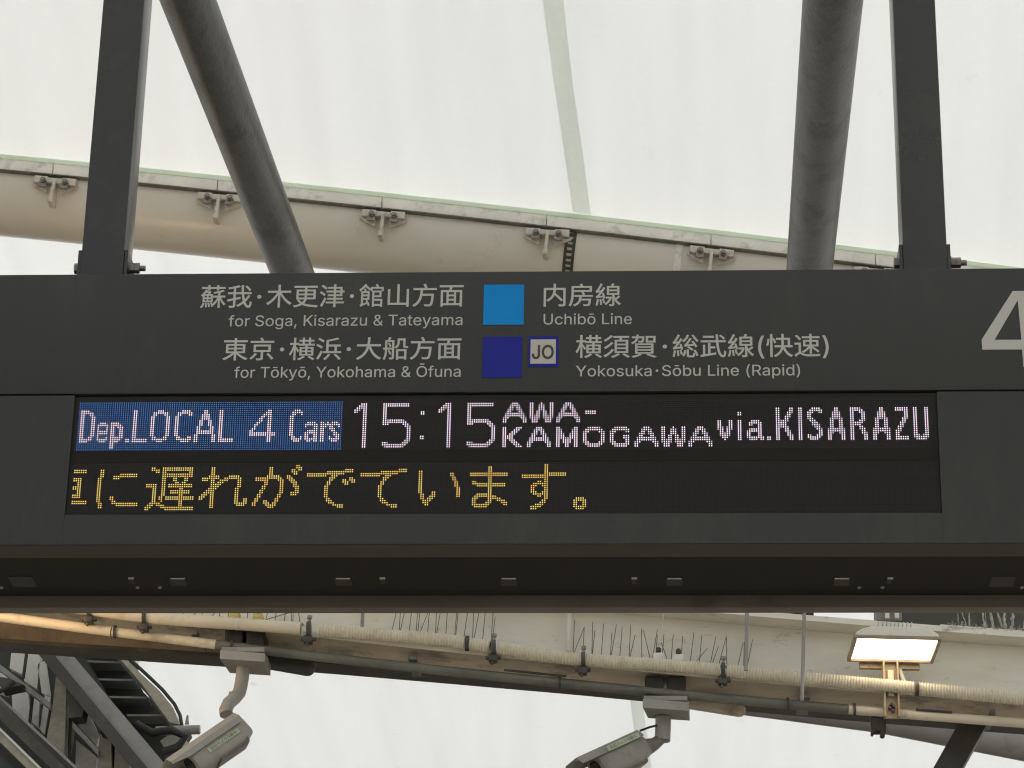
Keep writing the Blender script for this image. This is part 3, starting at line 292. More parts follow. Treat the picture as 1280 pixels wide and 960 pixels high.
AL = ''.join(chr(c) for c in range(35, 127) if chr(c) != '\\')
GL = {}
for ln in GLY.split('\n'):
    de = lambda s_: AL.index(s_[0]) * len(AL) + AL.index(s_[1]) - 600
    cs = [[(de(c[i:i+2]) / 1000, de(c[i+2:i+4]) / 1000) for i in range(0, len(c), 4)] for c in ln[3:].split('!') if c]
    GL[ln[0]] = (de(ln[1:3]) / 1000, cs)
from mathutils.geometry import delaunay_2d_cdt
def outlines(ch, bold):
    """contours of one sign, made bolder by moving every outline outwards"""
    cs = GL[ch][1] if ch != '・' else [[(0.25 + 0.08 * math.cos(a * math.pi / 8), 0.36 + 0.08 * math.sin(a * math.pi / 8)) for a in range(16)]]
    ar = lambda c: sum(c[i-1][0] * c[i][1] - c[i][0] * c[i-1][1] for i in range(len(c)))
    sg = 1 if max((ar(c) for c in cs), key=abs) > 0 else -1
    if ch == '・': bold = 0
    out = []
    for c in cs:
        n = len(c); q = []
        for i in range(n):
            p = Vector(c[i]); e0 = (p - Vector(c[i-1])).normalized(); e1 = (Vector(c[(i+1) % n]) - p).normalized()
            n0 = Vector((e0.y, -e0.x)) * sg; n1 = Vector((e1.y, -e1.x)) * sg; m = n0 + n1
            m = m / max(0.35, 1 + n0.dot(n1)) if m.length > 1e-6 else n0
            q.append(p + m * bold)
        out.append(q)
    return out
def winding(cs, x, y):
    w_ = 0
    for c in cs:
        for i in range(len(c)):
            a, b = c[i-1], c[i]
            if (a.y <= y) != (b.y <= y):
                if a.x + (y - a.y) / (b.y - a.y) * (b.x - a.x) > x: w_ += 1 if b.y > a.y else -1
    return w_
_gc = {}
def glyph_tris(ch, bold):
    if (ch, bold) in _gc: return _gc[(ch, bold)]
    cs = outlines(ch, bold); pts = []; ed = []
    for c in cs:
        o = len(pts); pts += c; ed += [(o + i, o + (i + 1) % len(c)) for i in range(len(c))]
    V, E_, Fs, *_r = delaunay_2d_cdt(pts, ed, [], 0, 1e-6)
    keep = []
    for f in Fs:
        x = sum(V[i].x for i in f) / len(f); y = sum(V[i].y for i in f) / len(f)
        if winding(cs, x, y): keep.append(tuple(f))
    _gc[(ch, bold)] = (V, keep); return V, keep
def advance(ch): return 0.5 if ch == '・' else GL[ch][0]
def text_runs(s, bold=0.0):
    """one list of (points, triangles) per character, em units, baseline 0"""
    runs = []; x = 0
    for ch in s:
        if ch != ' ':
            V, fs = glyph_tris(ch, bold); runs.append(([(v.x + x, v.y) for v in V], fs))
        x += advance(ch)
    used = [p for vs, fs in runs for f in fs for i in f for p in (vs[i],)]
    return runs, min(p[0] for p in used), max(p[0] for p in used), min(p[1] for p in used), max(p[1] for p in used)
def flat_mesh(name, vs, fs, m):
    me = bpy.data.meshes.new(name); me.from_pydata([tuple(v) for v in vs], [], fs); me.materials.append(m)
    import bmesh
    bm = bmesh.new(); bm.from_mesh(me); bmesh.ops.delete(bm, geom=[v for v in bm.verts if not v.link_faces], context='VERTS'); bm.to_mesh(me); bm.free()
    flip(me); return me
def lettering(name, s, x0, x1, ybase, ytop, ref, parent, m, Y=0.0, bold=0.0, **tags):
    """place text on the sign face: picture x range, baseline and the top of letters of height ref (em)"""
    runs, a, b, c, d = text_runs(s, bold)
    P0 = at(x0, ybase, Y); P1 = at(x1, ybase, Y); T = at(x0, ytop, Y)
    sx = (P1.x - P0.x) / (b - a); sz = (T.z - P0.z) / ref; bz = P0.z      # Latin: baseline and cap height
    if ref >= 0.8: sz = (T.z - P0.z) / (d - c); bz = P0.z - c * sz        # ideographs: bottom and top of the ink
    for vs, fs in runs:
        link(name, flat_mesh(name, [(P0.x + (x - a) * sx, Y, bz + y * sz) for x, y in vs], fs, m), parent, **tags)
def flip(me):
    if me.polygons and sum(p.normal.y for p in me.polygons) > 0: me.flip_normals()

# ---------------------------------------------------------------- the departure board
P = 0.004                                   # diode pitch
X0, X1, D = -1.52, 1.42, 0.30
zt, zj, zs, zb = Z0 + 0.2588, Z0 + 0.0149, Z0 - 0.2198, Z0 - 0.2770
HX0, HX1 = -0.7765, 0.7755
def atz(px, py, z):
    d = FW * F + RT * (px - 640) + UP * (480 - py)
    return CAM + d * ((z - CAM.z) / d.z)
board = thing('departure_board', 'long dark grey hanging departure board with white lettering above a lit two line display', 'departure board', (0, D / 2, zb))
TP = MB().cbox((X0, 0, zj + 0.0015), (X1, 0.02, zt), 0.0025).build('upper_panel', M['fascia'], board, True)
sm = MB()
sm.cbox((X0, 0, zb), (HX0, 0.02, zj - 0.0015), 0.0012); sm.cbox((HX1, 0, zb), (X1, 0.02, zj - 0.0015), 0.0012)
sm.box((HX0, 0.0003, zb + 0.0005), (HX1, 0.02, zs))
SUR = sm.build('display_surround', M['fascia'], board)
MB().box((X0 + 0.004, 0.021, zb + 0.006), (X1 - 0.004, D - 0.002, zt - 0.004)).build('housing', M['fascia'], board)
MB().box((X0, 0.012, zt + 0.0005), (X1, D, zt + 0.004)).build('top_cover', M['fascia'], board)
zu = at(640, 695.5, 0.03).z; YR = atz(640, 745, zu).y; zr = at(640, 759.8, YR).z
b = MB(); b.sweep([(0.002, zb - 0.0015), (0.03, zu), (0.034, zu), (0.034, zb + 0.004), (0.002, zb + 0.004)], [Vector((X0, 0, 0)), Vector((X1, 0, 0))])
b.build('front_lip', M['under'], board)
UND = MB().box((X0 + 0.003, 0.0345, zu + 0.001), (X1 - 0.003, YR, zu + 0.02)).build('underside_panel', M['deep'], board)
MB().cbox((X0, YR + 0.0005, zr), (X1, YR + 0.03, zb + 0.01), 0.003).build('rear_lip', M['rear'], board, True)
for x in (28, 222, 429, 636, 843, 1052, 1253):
    c = atz(x, 727, zu); big = x in (28, 1253); w2, d2 = (0.022, 0.026) if big else (0.0145, 0.021)
    s_ = MB().cbox((c.x - w2, c.y - d2, zu - 0.0003), (c.x + w2, c.y + d2, zu + 0.004), 0.0002).build('vent_slot', M['black'], UND)  # flush black block paints the dark depth of an opening
for x, hw in ((222, .0125), (429, .0125), (636, .0125), (843, .0125), (1052, .0125), (164, .005), (478, .005), (793, .005), (1113, .005)):
    c = atz(x, 722.5, zu)
    MB().box((c.x - hw, c.y - 0.001, zu - 0.0024), (c.x + hw, c.y + 0.0002, zu + 0.001)).build('glint_tab', M['lamp'], UND)  # pale strip paints the bright line of light at the slot edge
    if hw < .01: MB().box((c.x - hw, c.y + 0.001, zu - 0.0003), (c.x + hw * .6, c.y + 0.03, zu + 0.001)).build('small_slot', M['black'], UND)  # black patch, the small opening's darkness as colour
def hemi(mb, c, r, h, n=10):
    vs = [c + Vector((r * math.cos(2*math.pi*k/n), r * math.sin(2*math.pi*k/n), 0)) for k in range(n)] + [c + Vector((.6*r * math.cos(2*math.pi*k/n), .6*r * math.sin(2*math.pi*k/n), -h)) for k in range(n)]
    mb.add(vs, [(k, (k+1) % n, n + (k+1) % n, n + k) for k in range(n)] + [tuple(range(n, 2*n))])
for x in (2, 172, 200, 1074, 1103, 1277):
    m_ = MB(); hemi(m_, atz(x, 734, zu + 0.001), 0.0042, 0.003); m_.build('screw', M['bolt'], UND)
# writing on the upper panel
T = -0.0006
JP, LT = 0.92, 0.727
lettering('destination_lettering', '蘇我・木更津・館山方面', 249.8, 578.9, 385.2, 356.2, JP, TP, M['ink'], T, 0.007)
lettering('destination_lettering', 'for Soga, Kisarazu & Tateyama', 285.3, 577.9, 407.9, 394.6, LT, TP, M['ink'], T, 0.003)
lettering('destination_lettering', '東京・横浜・大船方面', 277.7, 576.3, 451.0, 422.3, JP, TP, M['ink'], T, 0.007)
lettering('destination_lettering', 'for Tōkyō, Yokohama & Ōfuna', 292.3, 575.6, 472.2, 458.9, LT, TP, M['ink'], T, 0.003)
lettering('line_name_lettering', '内房線', 679.4, 776.2, 383.3, 354.6, JP, TP, M['ink'], T, 0.007)
lettering('line_name_lettering', 'Uchibō Line', 679.4, 789.9, 405.6, 392.4, LT, TP, M['ink'], T, 0.003)
lettering('line_name_lettering', '横須賀・総武線(快速)', 719.4, 1036.3, 449.3, 418.6, JP, TP, M['ink'], T, 0.007)
lettering('line_name_lettering', 'Yokosuka・Sōbu Line (Rapid)', 719.7, 1000.2, 470.4, 457.1, LT, TP, M['ink'], T, 0.003)
def number_four():
    cs = [[(1265.8, 363.9), (1226.9, 424.8), (1227.8, 437.2), (1277.6, 437.0), (1279.2, 458.7), (1291.6, 458.6), (1290.0, 436.9), (1302.5, 436.8), (1301.6, 424.3), (1289.1, 424.4), (1284.6, 363.7)],
          [(1272.2, 375.4), (1243.2, 424.9), (1276.7, 424.8)]]
    P_ = [[Vector((at(x, y, 0).x, at(x, y, 0).z)) for x, y in c] for c in cs]
    pts = P_[0] + P_[1]; ed = [(i, (i + 1) % 11) for i in range(11)] + [(11 + i, 11 + (i + 1) % 3) for i in range(3)]
    V, E_, Fs, *_r = delaunay_2d_cdt(pts, ed, [], 0, 1e-7)
    keep = [tuple(f) for f in Fs if abs(winding([P_[0]], *(sum(V[i][k] for i in f) / len(f) for k in (0, 1)))) == 1 and winding([P_[1]], *(sum(V[i][k] for i in f) / len(f) for k in (0, 1))) == 0]
    link('platform_number', flat_mesh('platform_number', [(v.x, T, v.y) for v in V], keep, M['ink']), TP)
number_four()
def patch(name, x0, y0, x1, y1, m, Y, par, t=0.0008):
    a = at(x0, y1, 0); c = at(x1, y0, 0)
    return MB().box((a.x, Y - t, a.z), (c.x, Y, c.z)).build(name, m, par)
patch('line_colour_square', 604.0, 356.0, 655.3, 406.3, M['cyan'], 0, TP, 0.0012)
patch('line_colour_square', 602.8, 421.2, 652.8, 472.4, M['navy'], 0, TP, 0.0012)
patch('line_badge', 660.3, 420.6, 698.0, 458.8, M['navy'], 0, TP, 0.0012)
patch('badge_face', 662.9, 424.7, 695.0, 455.2, M['badge'], -0.0014, TP, 0.0006)
lettering('badge_lettering', 'JO', 664.6, 692.2, 448.2, 431.8, LT, TP, M['badgeink'], -0.0024, 0.026)
# the display: black face with raised rows of diodes
SC = MB().box((HX0 + 0.0005, 0.006, zs + 0.0005), (HX1 - 0.0005, 0.0195, zj - 0.0018)).build('display_screen', M['screen'], board)
def dots(name, lst, size, m, parent, h=0.0012):
    mb = MB(); s = P * size / 2
    for c, r in lst:
        x = (c - 191.5) * P; z = Z0 - r * P; y = 0.0058; y2 = y - h
        mb.add([(x-s, y, z-s), (x+s, y, z-s), (x+s, y, z+s), (x-s, y, z+s), (x-s, y2, z-s), (x+s, y2, z-s), (x+s, y2, z+s), (x-s, y2, z+s)],
               [(4,5,6,7), (0,1,5,4), (1,2,6,5), (2,3,7,6), (3,0,4,7)])
    return mb.build(name, m, parent, kind='stuff')
def rng(s):
    o = []
    for q in s.split(','):
        if q:
            a = q.split('-'); o += list(range(int(a[0]), int(a[-1]) + 1))
    return o
def glyph(spec, c0, r0, on, dim):
    for part in spec.split():
        rows, cols = part.split(':'); cs = cols.split('~')
        for r in rng(rows):
            for c in rng(cs[0]): on.add((c + c0, r + r0))
            if len(cs) > 1:
                for c in rng(cs[1]): dim.add((c + c0, r + r0))
A10 = '1:4-6 2:4-6~3,7 3:3,4,6,7 4:3,7~2,4,6,8 5:2,3,7,8 6:2-8~1,9 7:1-9 8:1,2,8,9~0,10 9-10:0,1,9,10'
W10 = '1:0,1,5,9,10 2:0,1,5,9,10~4,6 3-4:0,1,4-6,9,10 5-6:0,1,3,4,6,7,9,10 7:0,1,3,4,6,7,9,10~2,8 8:1-3,7-9~0,4,6,10 9-10:1-3,7-9'
ONE = '1:3-5 2:2-5 3:1,2,4,5~3 4:0,1,4,5~2 5:0,4,5~1 6-22:4,5'
FIVE = '1-2:0-11 3-8:0,1 9:0,1,3-8~2,9 10:0-10 11:0-2,9-11 12:10,11~12 13-18:11,12 19:10,11~12 20:0,1,9-11~2 21:0-10 22:2-8~1,9'
A16 = '4-5:3,4 6:3,4~2,5 7-8:2-5 9:2,5~1,3,4,6 10-13:1,2,5,6 14:1-6~0,7 15:0-7 16:0,1,6,7~2,5 17-19:0,1,6,7'
BLUEBOX = [  # slanting text inside the blue field, absolute columns
 '4:1-4 5:1-6 6:1,2,5,6 7-16:1,2,6,7 17:1,2,5,6 18:1-6 19:1-4',
 '10:10-12 11:9-13 12-13:9,13 14-15:9-13 16:9 17:9,13 18:9-13 19:10-12',
 '10:15-18 11:15-19 12:15,16,18-20 13-16:15,16,19,20 17:15-20 18:15-19 19:15-18 20-22:15,16',
 '18-19:22,23', '4-17:25,26 18-19:25-31',
 '4:36-38 5:34-40 6:34,35,39,40 7-16:33,34,40,41 17:34,35,39,40 18:34-40 19:36-38',
 '4:47-50 5:45-51 6:45,46,50,51 7-16:44,45 17:45,46,50,51 18:45-51 19:47-50',
 '4-5:57,58 6-8:56-59 9-11:55,56,59,60 12-13:54,55,60,61 14-15:54-61 16-19:53,54,61,62',
 '4-17:64,65 18-19:64-70',
 '4:86,87 5:85-87 6:84-87 7:83,84,86,87 8:82,83,86,87 9:82,83,86,87 10:81,82,86,87 11:80,81,86,87 12:80,86,87 13:79,80,86,87 14:78,79,86,87 15-16:78-89 17-19:86,87',
 '4:98-100 5:97-101 6:97,98,101 7-16:96,97 17:97,98,101 18:97-101 19:98-100',
 '10:104-107 11:103-108 12:103,107,108 13:107,108 14:104-108 15:103-108 16-17:103,104,107,108 18:103-108 19:104,105,107,108',
 '10:110,111,113 11:110-113 12:110-112 13-19:110,111',
 '10:115-117 11:114-118 12:114,115,118 13:114-116 14:115,116 15:116,117 16:116-118 17:114,117,118 18:114-118 19:115-117']
W_, Dm = set(), set()
for s_ in BLUEBOX: glyph(s_, 0, 0, W_, Dm)
glyph(ONE, 125, 0, W_, Dm); glyph(FIVE, 138, 0, W_, Dm); glyph('5-6:0,1 17-18:0,1', 155, 0, W_, Dm)
glyph(ONE, 163, 0, W_, Dm); glyph(FIVE, 176, 0, W_, Dm)
glyph(A10, 192, 0, W_, Dm); glyph(W10, 204, 0, W_, Dm); glyph(A10, 216, 0, W_, Dm); glyph('5-6:0-4', 229, 0, W_, Dm)
glyph('13:0,1,6-8 14:0,1,5-7 15:0,1,4-6 16:0,1,3-5 17-18:0-4 19:0,1,3-5 20:0,1,4-6 21:0,1,5-7 22:0,1,6-8', 192, 0, W_, Dm)
glyph(A10, 203, 12, W_, Dm)
glyph('13:0,1,8,9 14:0,1,8,9~2,7 15:0-2,7-9 16:0-2,7-9~3,6 17:0-3,6-9 18:0-3,6-9~4,5 19-20:0,1,3-6,8,9 21-22:0,1,4,5,8,9', 216, 0, W_, Dm)
glyph('13:3-6~2,7 14:1-8 15:1,2,7,8~0,9 16-19:0,1,8,9 20:1,2,7,8~0,9 21:1-8 22:3-6~2,7', 228, 0, W_, Dm)
glyph('13:3-7~2 14:1-8 15:1,2,8~0,7 16:0,1 17-18:0,1,6-8 19:0,1,7,8 20:1,2,7,8~0 21:1-8 22:3-7~2', 240, 0, W_, Dm)
glyph(A10, 251, 12, W_, Dm); glyph(W10, 263, 12, W_, Dm); glyph(A10, 275, 12, W_, Dm)
glyph('10-12:0,1,5,6 13:0,1,5,6~2,4 14:1,2,4,5~0,6 15:1,2,4,5 16:1,2,4,5~3 17:2-4~1,5 18:2-4 19:3', 288, 0, W_, Dm)
glyph('6-7:0,1 10-19:0,1', 297, 0, W_, Dm)
glyph('10:2-5 11:1-6 12:1,5,6~2 13:5,6 14:2-6~1 15:1-6~0 16-17:0,1,5,6 18:1-7~0 19:2-4,6,7~1', 301, 0, W_, Dm)
glyph('18-19:0,1', 310, 0, W_, Dm)
glyph('4-5:0,1,6,7 6:0,1,5,6~7 7:0,1,5,6 8:0,1,4,5~6 9:0,1,4,5 10:0,1,3,4~2,5 11-12:0-4 13:0,1,3,4~2,5 14:0,1,4,5 15:0,1,4,5~6 16:0,1,5,6 17:0,1,5,6~7 18-19:0,1,6,7', 314, 0, W_, Dm)
glyph('4-19:0,1', 324, 0, W_, Dm)
glyph('4:2-5 5:1-6 6:0-2,6~5 7-8:0,1 9:1,2~0 10:1-3 11:2-4 12:3,4~2,5 13:4,5~3 14:4,5~6 15-16:5,6 17:0,4-6~1 18:0-5 19:1-4', 328, 0, W_, Dm)
glyph(A16, 337, 0, W_, Dm)
glyph('4:0-3~4 5:0-5 6:0,1,4,5~6 7-9:0,1,5,6 10:0,1,4,5~6 11:0-5 12:0-4 13:0,1,4,5 14:0,1,5,6~4 15:0,1,5,6 16:0,1,5,6~7 17-19:0,1,6,7', 347, 0, W_, Dm)
glyph(A16, 357, 0, W_, Dm)
glyph('4-5:0-5 6-8:4,5 9:3,4~5 10:3,4 11:2,3~4 12:2,3 13:1,2~3 14:1,2 15:0,1~2 16-17:0,1 18-19:0-5', 367, 0, W_, Dm)
glyph('4-16:0,1,5,6 17:0,1,5,6~2,4 18:1-5~0,6 19:2-4~1,5', 375, 0, W_, Dm)
AM = set()
TE = '2:17-20 3:9-20 4:0-16 5:0-8,11-13 6:10-12 7:10,11 8-9:9,10 10-15:8,9 16:9,10 17:9-11 18:10-12 19:12-16 20:14-16'
for s_, c0 in (
 ('2-3:0-5 6-7:0-3 8-9:2,3 10-11:0-3 12-13:2,3 14-15:0-3 17-18:0-6', 0),
 ('2-5:12,13 6-17:11,12 18-20:12,13 4:21-28 5:18-28 6:18-20 15-16:17,18 17:18,19 18:18-29 19:20-29', 0),
 ('1:2,3,7-20 2:2-5,7-20 3:4,5,7,8,19,20 4-5:7-20 6-7:7,8,12,13,17,18 8:7,8,13,14,16,17 9-10:0-4,7,8,10-20 11:3,4,7,8,15,16 12-13:3,4,7,8,11-19 14:3,4,7,8,15,16 15-16:3,4,6,7,9-21 17:3,4,7,15,16 18:2-6,15,16 19:1-3,5-8,15,16 20:0-2,7-21 21:0,1,9-21', 33),
 ('1-4:5,6 5:4-8,13-17 6:1-8,11-18 7:1-3,5,6,9-12,17,18 8:5,6,8-10,17,18 9:5-9,17,18 10:5-8,17,18 11:4-7,16,17 12:3-6,16,17 13:2-6,16,17 14:1-3,5,6,16,17 15:0-2,5,6,16,17 16:0,1,5,6,16,17,20,21 17:5,6,16,17,20,21 18:5,6,16-21 19:5,6,17-20 20:5,6', 57),
 ('1-4:7,8 5:6-11,15,16 6:1-12,15-17 7:1-6,11-13,16-18 8:5,6,12,13,17-19 9:5,6,12,13,18,19 10:4,5,12,13,18-20 11:4,5,12,13,19,20 12:3,4,12,13,19,20 13:3,4,12,13,17-20 14:2,3,11,12,17-19 15:2,3,11,12 16:1,2,10,11 17:1,2,5,6,10,11 18:0,1,5-7,9,10 19:0,1,6-10 20:7-9', 81),
 ('0:19,20 1:19-21 2:17,18,20,21 3:17-19 4:18,19', 81),
 (TE, 105), ('6:19,20 7:16,17,19-21 8:16-18,20,21 9:17,18', 105), (TE, 129),
 ('3-13:0,1 14-15:1,2,6,7 13:6,7 15:5,6 16:1,2,4-6 17:2-5 18:2-4 19:3,4 4-5:14,15 6-7:15,16 8-10:16,17 11-15:17,18', 155),
 ('1-3:8,9 4-5:0-16 6-7:8,9 8:1,2,8,9 9:1-15 10:3-15 11-13:8,9 14:3-9 15:2-11 16:1-3,8-13 17:1,2,8,9,12-15 18:1,2,7-9,14-16 19:1-8,15,16 20:2-7', 178),
 ('0-3:10,11 4:10-19 5:0-19 6:0-11 7:10,11 8:7,8,10,11 9:5-11 10:4-6,9-11 11-12:4,5,10,11 13:4-6,9-11 14:5-11 15:7,8,10,11 16:10,11 17:9,10 18:8-10 19:6-9 20:4-8 21:4-6', 201),
 ('16:1-4 17:0-5 18-19:0,1,4,5 20:0-5 21:1-4', 224)):
    glyph(s_, c0, 31, AM, set())
Dm -= W_
BL = [(c, r) for c in range(120) for r in range(24) if (c, r) not in W_]
dots('white_diodes', sorted(W_), 0.46, M['ledw'], SC)
dots('dim_diodes', sorted(Dm), 0.55, M['ledd'], SC)
dots('blue_diodes', BL, 0.36, M['ledb'], SC)
dots('amber_diodes', sorted(AM), 0.46, M['leda'], SC)
lit = W_ | Dm | AM | set(BL)
dots('unlit_diodes', [(c, r) for c in range(384) for r in list(range(24)) + list(range(30, 54)) if (c, r) not in lit], 0.6, M['diode'], SC, 0.0006)
MB().box((HX0 + 0.001, 0.0052, Z0 - 29.3 * P), (HX1 - 0.001, 0.0062, Z0 - 23.7 * P)).build('screen_divider', M['deep'], SC)
# ---------------------------------------------------------------- hanger posts of the board
def hanger(px0, px1, py, label):
    a = at(px0, py, 0.10); b = at(px1, py, 0.10); cx = (a.x + b.x) / 2; h = 0.041
    t = thing('hanger_post', label, 'hanger post', (cx, 0.142, zt), 'hanger posts of the departure board')
    MB().cbox((cx - h, 0.10, zt - 0.02), (cx + h, 0.182, zt + 3.6), 0.004).build('square_tube', M['post'], t, True)
    for s in (-1, 1):
        x = cx + s * (h + 0.0005); x2 = x + s * 0.006
        pl = MB().box((min(x, x2), 0.105, zt - 0.02), (max(x, x2), 0.172, zt + 0.103)).build('side_plate', M['post'], t)
        zc = zt + 0.074; yc = 0.125
        def cyl(x0_, x1_, r, seg): return MB().tube([(x0_, yc, zc), (x1_, yc, zc)], r, seg)
        if s < 0:
            cyl(x2, x2 - 0.009, 0.0105, 6).build('bolt_head', M['bolt'], pl)
        else:
            cyl(x2, x2 + 0.0025, 0.013, 20).build('washer', M['bolt'], pl)
            cyl(x2 + 0.0025, x2 + 0.0115, 0.0105, 6).build('nut', M['bolt'], pl)
            cyl(x2 + 0.012, x2 + 0.020, 0.0105, 6).build('nut', M['bolt'], pl)
            cyl(x2, x2 + 0.031, 0.0055, 12).build('bolt_shank', M['bolt'], pl)
    return t
hanger(100, 153, 340, 'left square dark grey post standing on the departure board, beside the leaning pipe')
hanger(1128, 1186, 330, 'right square dark grey post standing on the departure board above the platform number')
# ---------------------------------------------------------------- two galvanised pipes overhead
def leaning(pa, da, pb, db, r, label):
    A = atd(*pa, da); B = atd(*pb, db); d = (B - A)
    A2 = A - d * 0.9; B2 = B + d.normalized() * 0.55
    pts = [A2 + (B2 - A2) * i / 24 for i in range(25)]
    o = MB().tube(pts, r, 40).build('overhead_pipe', M['galv'], None, True, label=label, category='steel pipe', group='galvanised pipes crossing above the board')
    return o
leaning((235, 0), 8.9, (363, 335), 11.3, 0.08, 'slanting grey galvanised pipe beside the left hanger post')
leaning((1041, 0), 7.9, (1012, 335), 10.35, 0.08, 'nearly upright looking mottled galvanised pipe left of the right hanger post')
# ---------------------------------------------------------------- arched pipe with the membrane clamping rail
YB = 6.0
def rl(x): return 192 + 0.0946 * x + 1.35e-5 * x * x        # upper edge of the rail as drawn in the photograph
arch = thing('arch_pipe', 'big cream painted arched roof pipe carrying the aluminium clamping rail of the membrane', 'roof beam', at(640, 300, YB), None)
PR = 0.187
axis = path(lambda x: rl(x) + 47, -2600, 3600, 90, YB)
MB().tube(axis, PR, 56).build('pipe', M['cream'], arch, True)
k_ = 0.0
YRL = 5.80
zpx = 0.00345                                                # metres per picture point at that depth
j = [-2250 + 205.5 * i for i in range(28)]
off = 68 - (j[11] - 0) 
cs_ = [67 + 205.4 * (i - 9) for i in range(26)]
for i in range(len(cs_) - 1):
    g = 0.6
    pts = path(lambda x: rl(x) + 13, cs_[i] + g, cs_[i+1] - g, 5, YRL)
    s_ = MB().sweep([(-0.012, -0.028), (-0.014, -0.024), (-0.010, 0.004), (-0.010, 0.020), (0.03, 0.020), (0.03, -0.028)], pts).build('rail_segment', M['alu'], arch, True)
MB().sweep([(-0.013, -0.033), (-0.013, -0.0285), (0.02, -0.0285), (0.02, -0.033)], path(lambda x: rl(x) + 13, -1700, 2900, 60, YRL)).build('rail_gasket', M['rail'], arch)
MB().sweep([(-0.006, 0.021), (-0.004, 0.045), (0.0, 0.045), (0.004, 0.021)], path(lambda x: rl(x) + 13, -1700, 2900, 60, YRL)).build('membrane_edge', M['cuff'], arch)
MB().sweep([(-0.013, 0.0205), (-0.013, 0.0245), (-0.006, 0.0245), (-0.006, 0.0205)], path(lambda x: rl(x) + 13, -1700, 2900, 60, YRL)).build('edge_cord', M['cuff'], arch)
def bracket(x):
    c = at(x, rl(x) + 28, YRL - 0.016); sl_ = 0.10
    Mx = Matrix.Translation(c) @ Matrix.Rotation(math.atan(0.118) + random.uniform(-0.03, 0.03), 4, 'Y') @ Matrix.Rotation(random.uniform(-0.06, 0.06), 4, 'Z')
    o = MB(); o.cbox((-0.088, 0, -0.010), (-0.030, 0.016, 0.020), 0.002, Mx); o.cbox((-0.031, 0.002, -0.006), (0.031, 0.016, 0.016), 0.002, Mx); o.cbox((0.030, 0, -0.010), (0.088, 0.016, 0.020), 0.002, Mx)
    b_ = o.build('rail_bracket', M['lug'], arch, True)
    f = MB(); f.cbox((-0.006, -0.006, -0.085), (0.007, 0.14, 0.012), 0.002, Mx); f.cbox((-0.010, -0.008, -0.098), (0.010, 0.05, -0.078), 0.004, Mx)
    f.build('fin_plate', M['lug'], b_, True)
    for s in (-1, 1):
        q = MB(); q.add(*prismz(Mx, [(s*0.086, -0.02), (s*0.03, -0.045), (s*0.03, -0.012), (s*0.098, -0.012)], 0.018, 0.03)); q.build('wedge_plate', M['lug'], b_)
        n_ = MB(); n_.tube([Mx @ Vector((s*0.046, -0.012, -0.002)), Mx @ Vector((s*0.046, 0.02, -0.002))], 0.0135, 6)
        n_.tube([Mx @ Vector((s*0.046, -0.022, -0.002)), Mx @ Vector((s*0.046, 0.0, -0.002))], 0.008, 10)
        n_.box((s*0.046-0.016, -0.004, -0.03), (s*0.046+0.016, 0.004, -0.005), Mx)
        n_.build('clamp_bolt', M['bolt'], b_)
def prismz(Mx, poly, y0, y1):
    n = len(poly); vs = [Mx @ Vector((a, y0, b)) for a, b in poly] + [Mx @ Vector((a, y1, b)) for a, b in poly]
    return vs, [tuple(range(n)), tuple(range(n, 2*n))[::-1]] + [(i, i+n, (i+1) % n + n, (i+1) % n) for i in range(n)]
for i in range(7, 18):
    bracket(cs_[i] + 1)
def ring_on_pipe(x, w, lift, name, m, a0=-100, a1=100, holes=None):
    """a band bent round the pipe; angles from the side towards the camera, downwards positive"""
    i = min(range(len(axis)), key=lambda k: abs((640 + F * (axis[k] - CAM).dot(RT) / (axis[k] - CAM).dot(FW)) - x))
    P1_, P2_ = axis[i - 1], axis[i + 1]; t = (P2_ - P1_).normalized()
    # exact centre by interpolation
    c = at(x, rl(x) + 47, YB); u = Vector((0, -1, 0)); v = t.cross(u).normalized()
    if v.z > 0: v = -v
    mb = MB(); R0, R1 = PR + 0.0005, PR + lift; N = 60
    def seg(s0, s1, b0, b1):
        K = max(1, int((b1 - b0) / 5)); vs = []; fs = []
        for k in range(K + 1):
            a = R_(b0 + (b1 - b0) * k / K); dr = u * math.cos(a) + v * math.sin(a)
            for rr in (R0, R1):
                for s in (s0, s1): vs.append(c + t * s + dr * rr)
        for k in range(K):
            o = k * 4; fs += [(o+2, o+3, o+7, o+6), (o, o+2, o+6, o+4), (o+1, o+5, o+7, o+3)]
        fs += [(0, 1, 3, 2), (K*4, K*4+2, K*4+3, K*4+1)]
        mb.add(vs, fs)
    if not holes: seg(-w/2, w/2, a0, a1)
    else:
        e = w * 0.27; seg(-w/2, -w/2 + e, a0, a1); seg(w/2 - e, w/2, a0, a1); a = a0
        while a < a1: seg(-w/2 + e, w/2 - e, a, a + holes * 0.55); a += holes
    return mb.build(name, m, arch)
ring_on_pipe(717, 0.044, 0.004, 'perforated_strap', M['galv'], -30, 120, 7.0)
ring_on_pipe(850, 0.028, 0.004, 'joint_band', M['alu'], -60, 120)
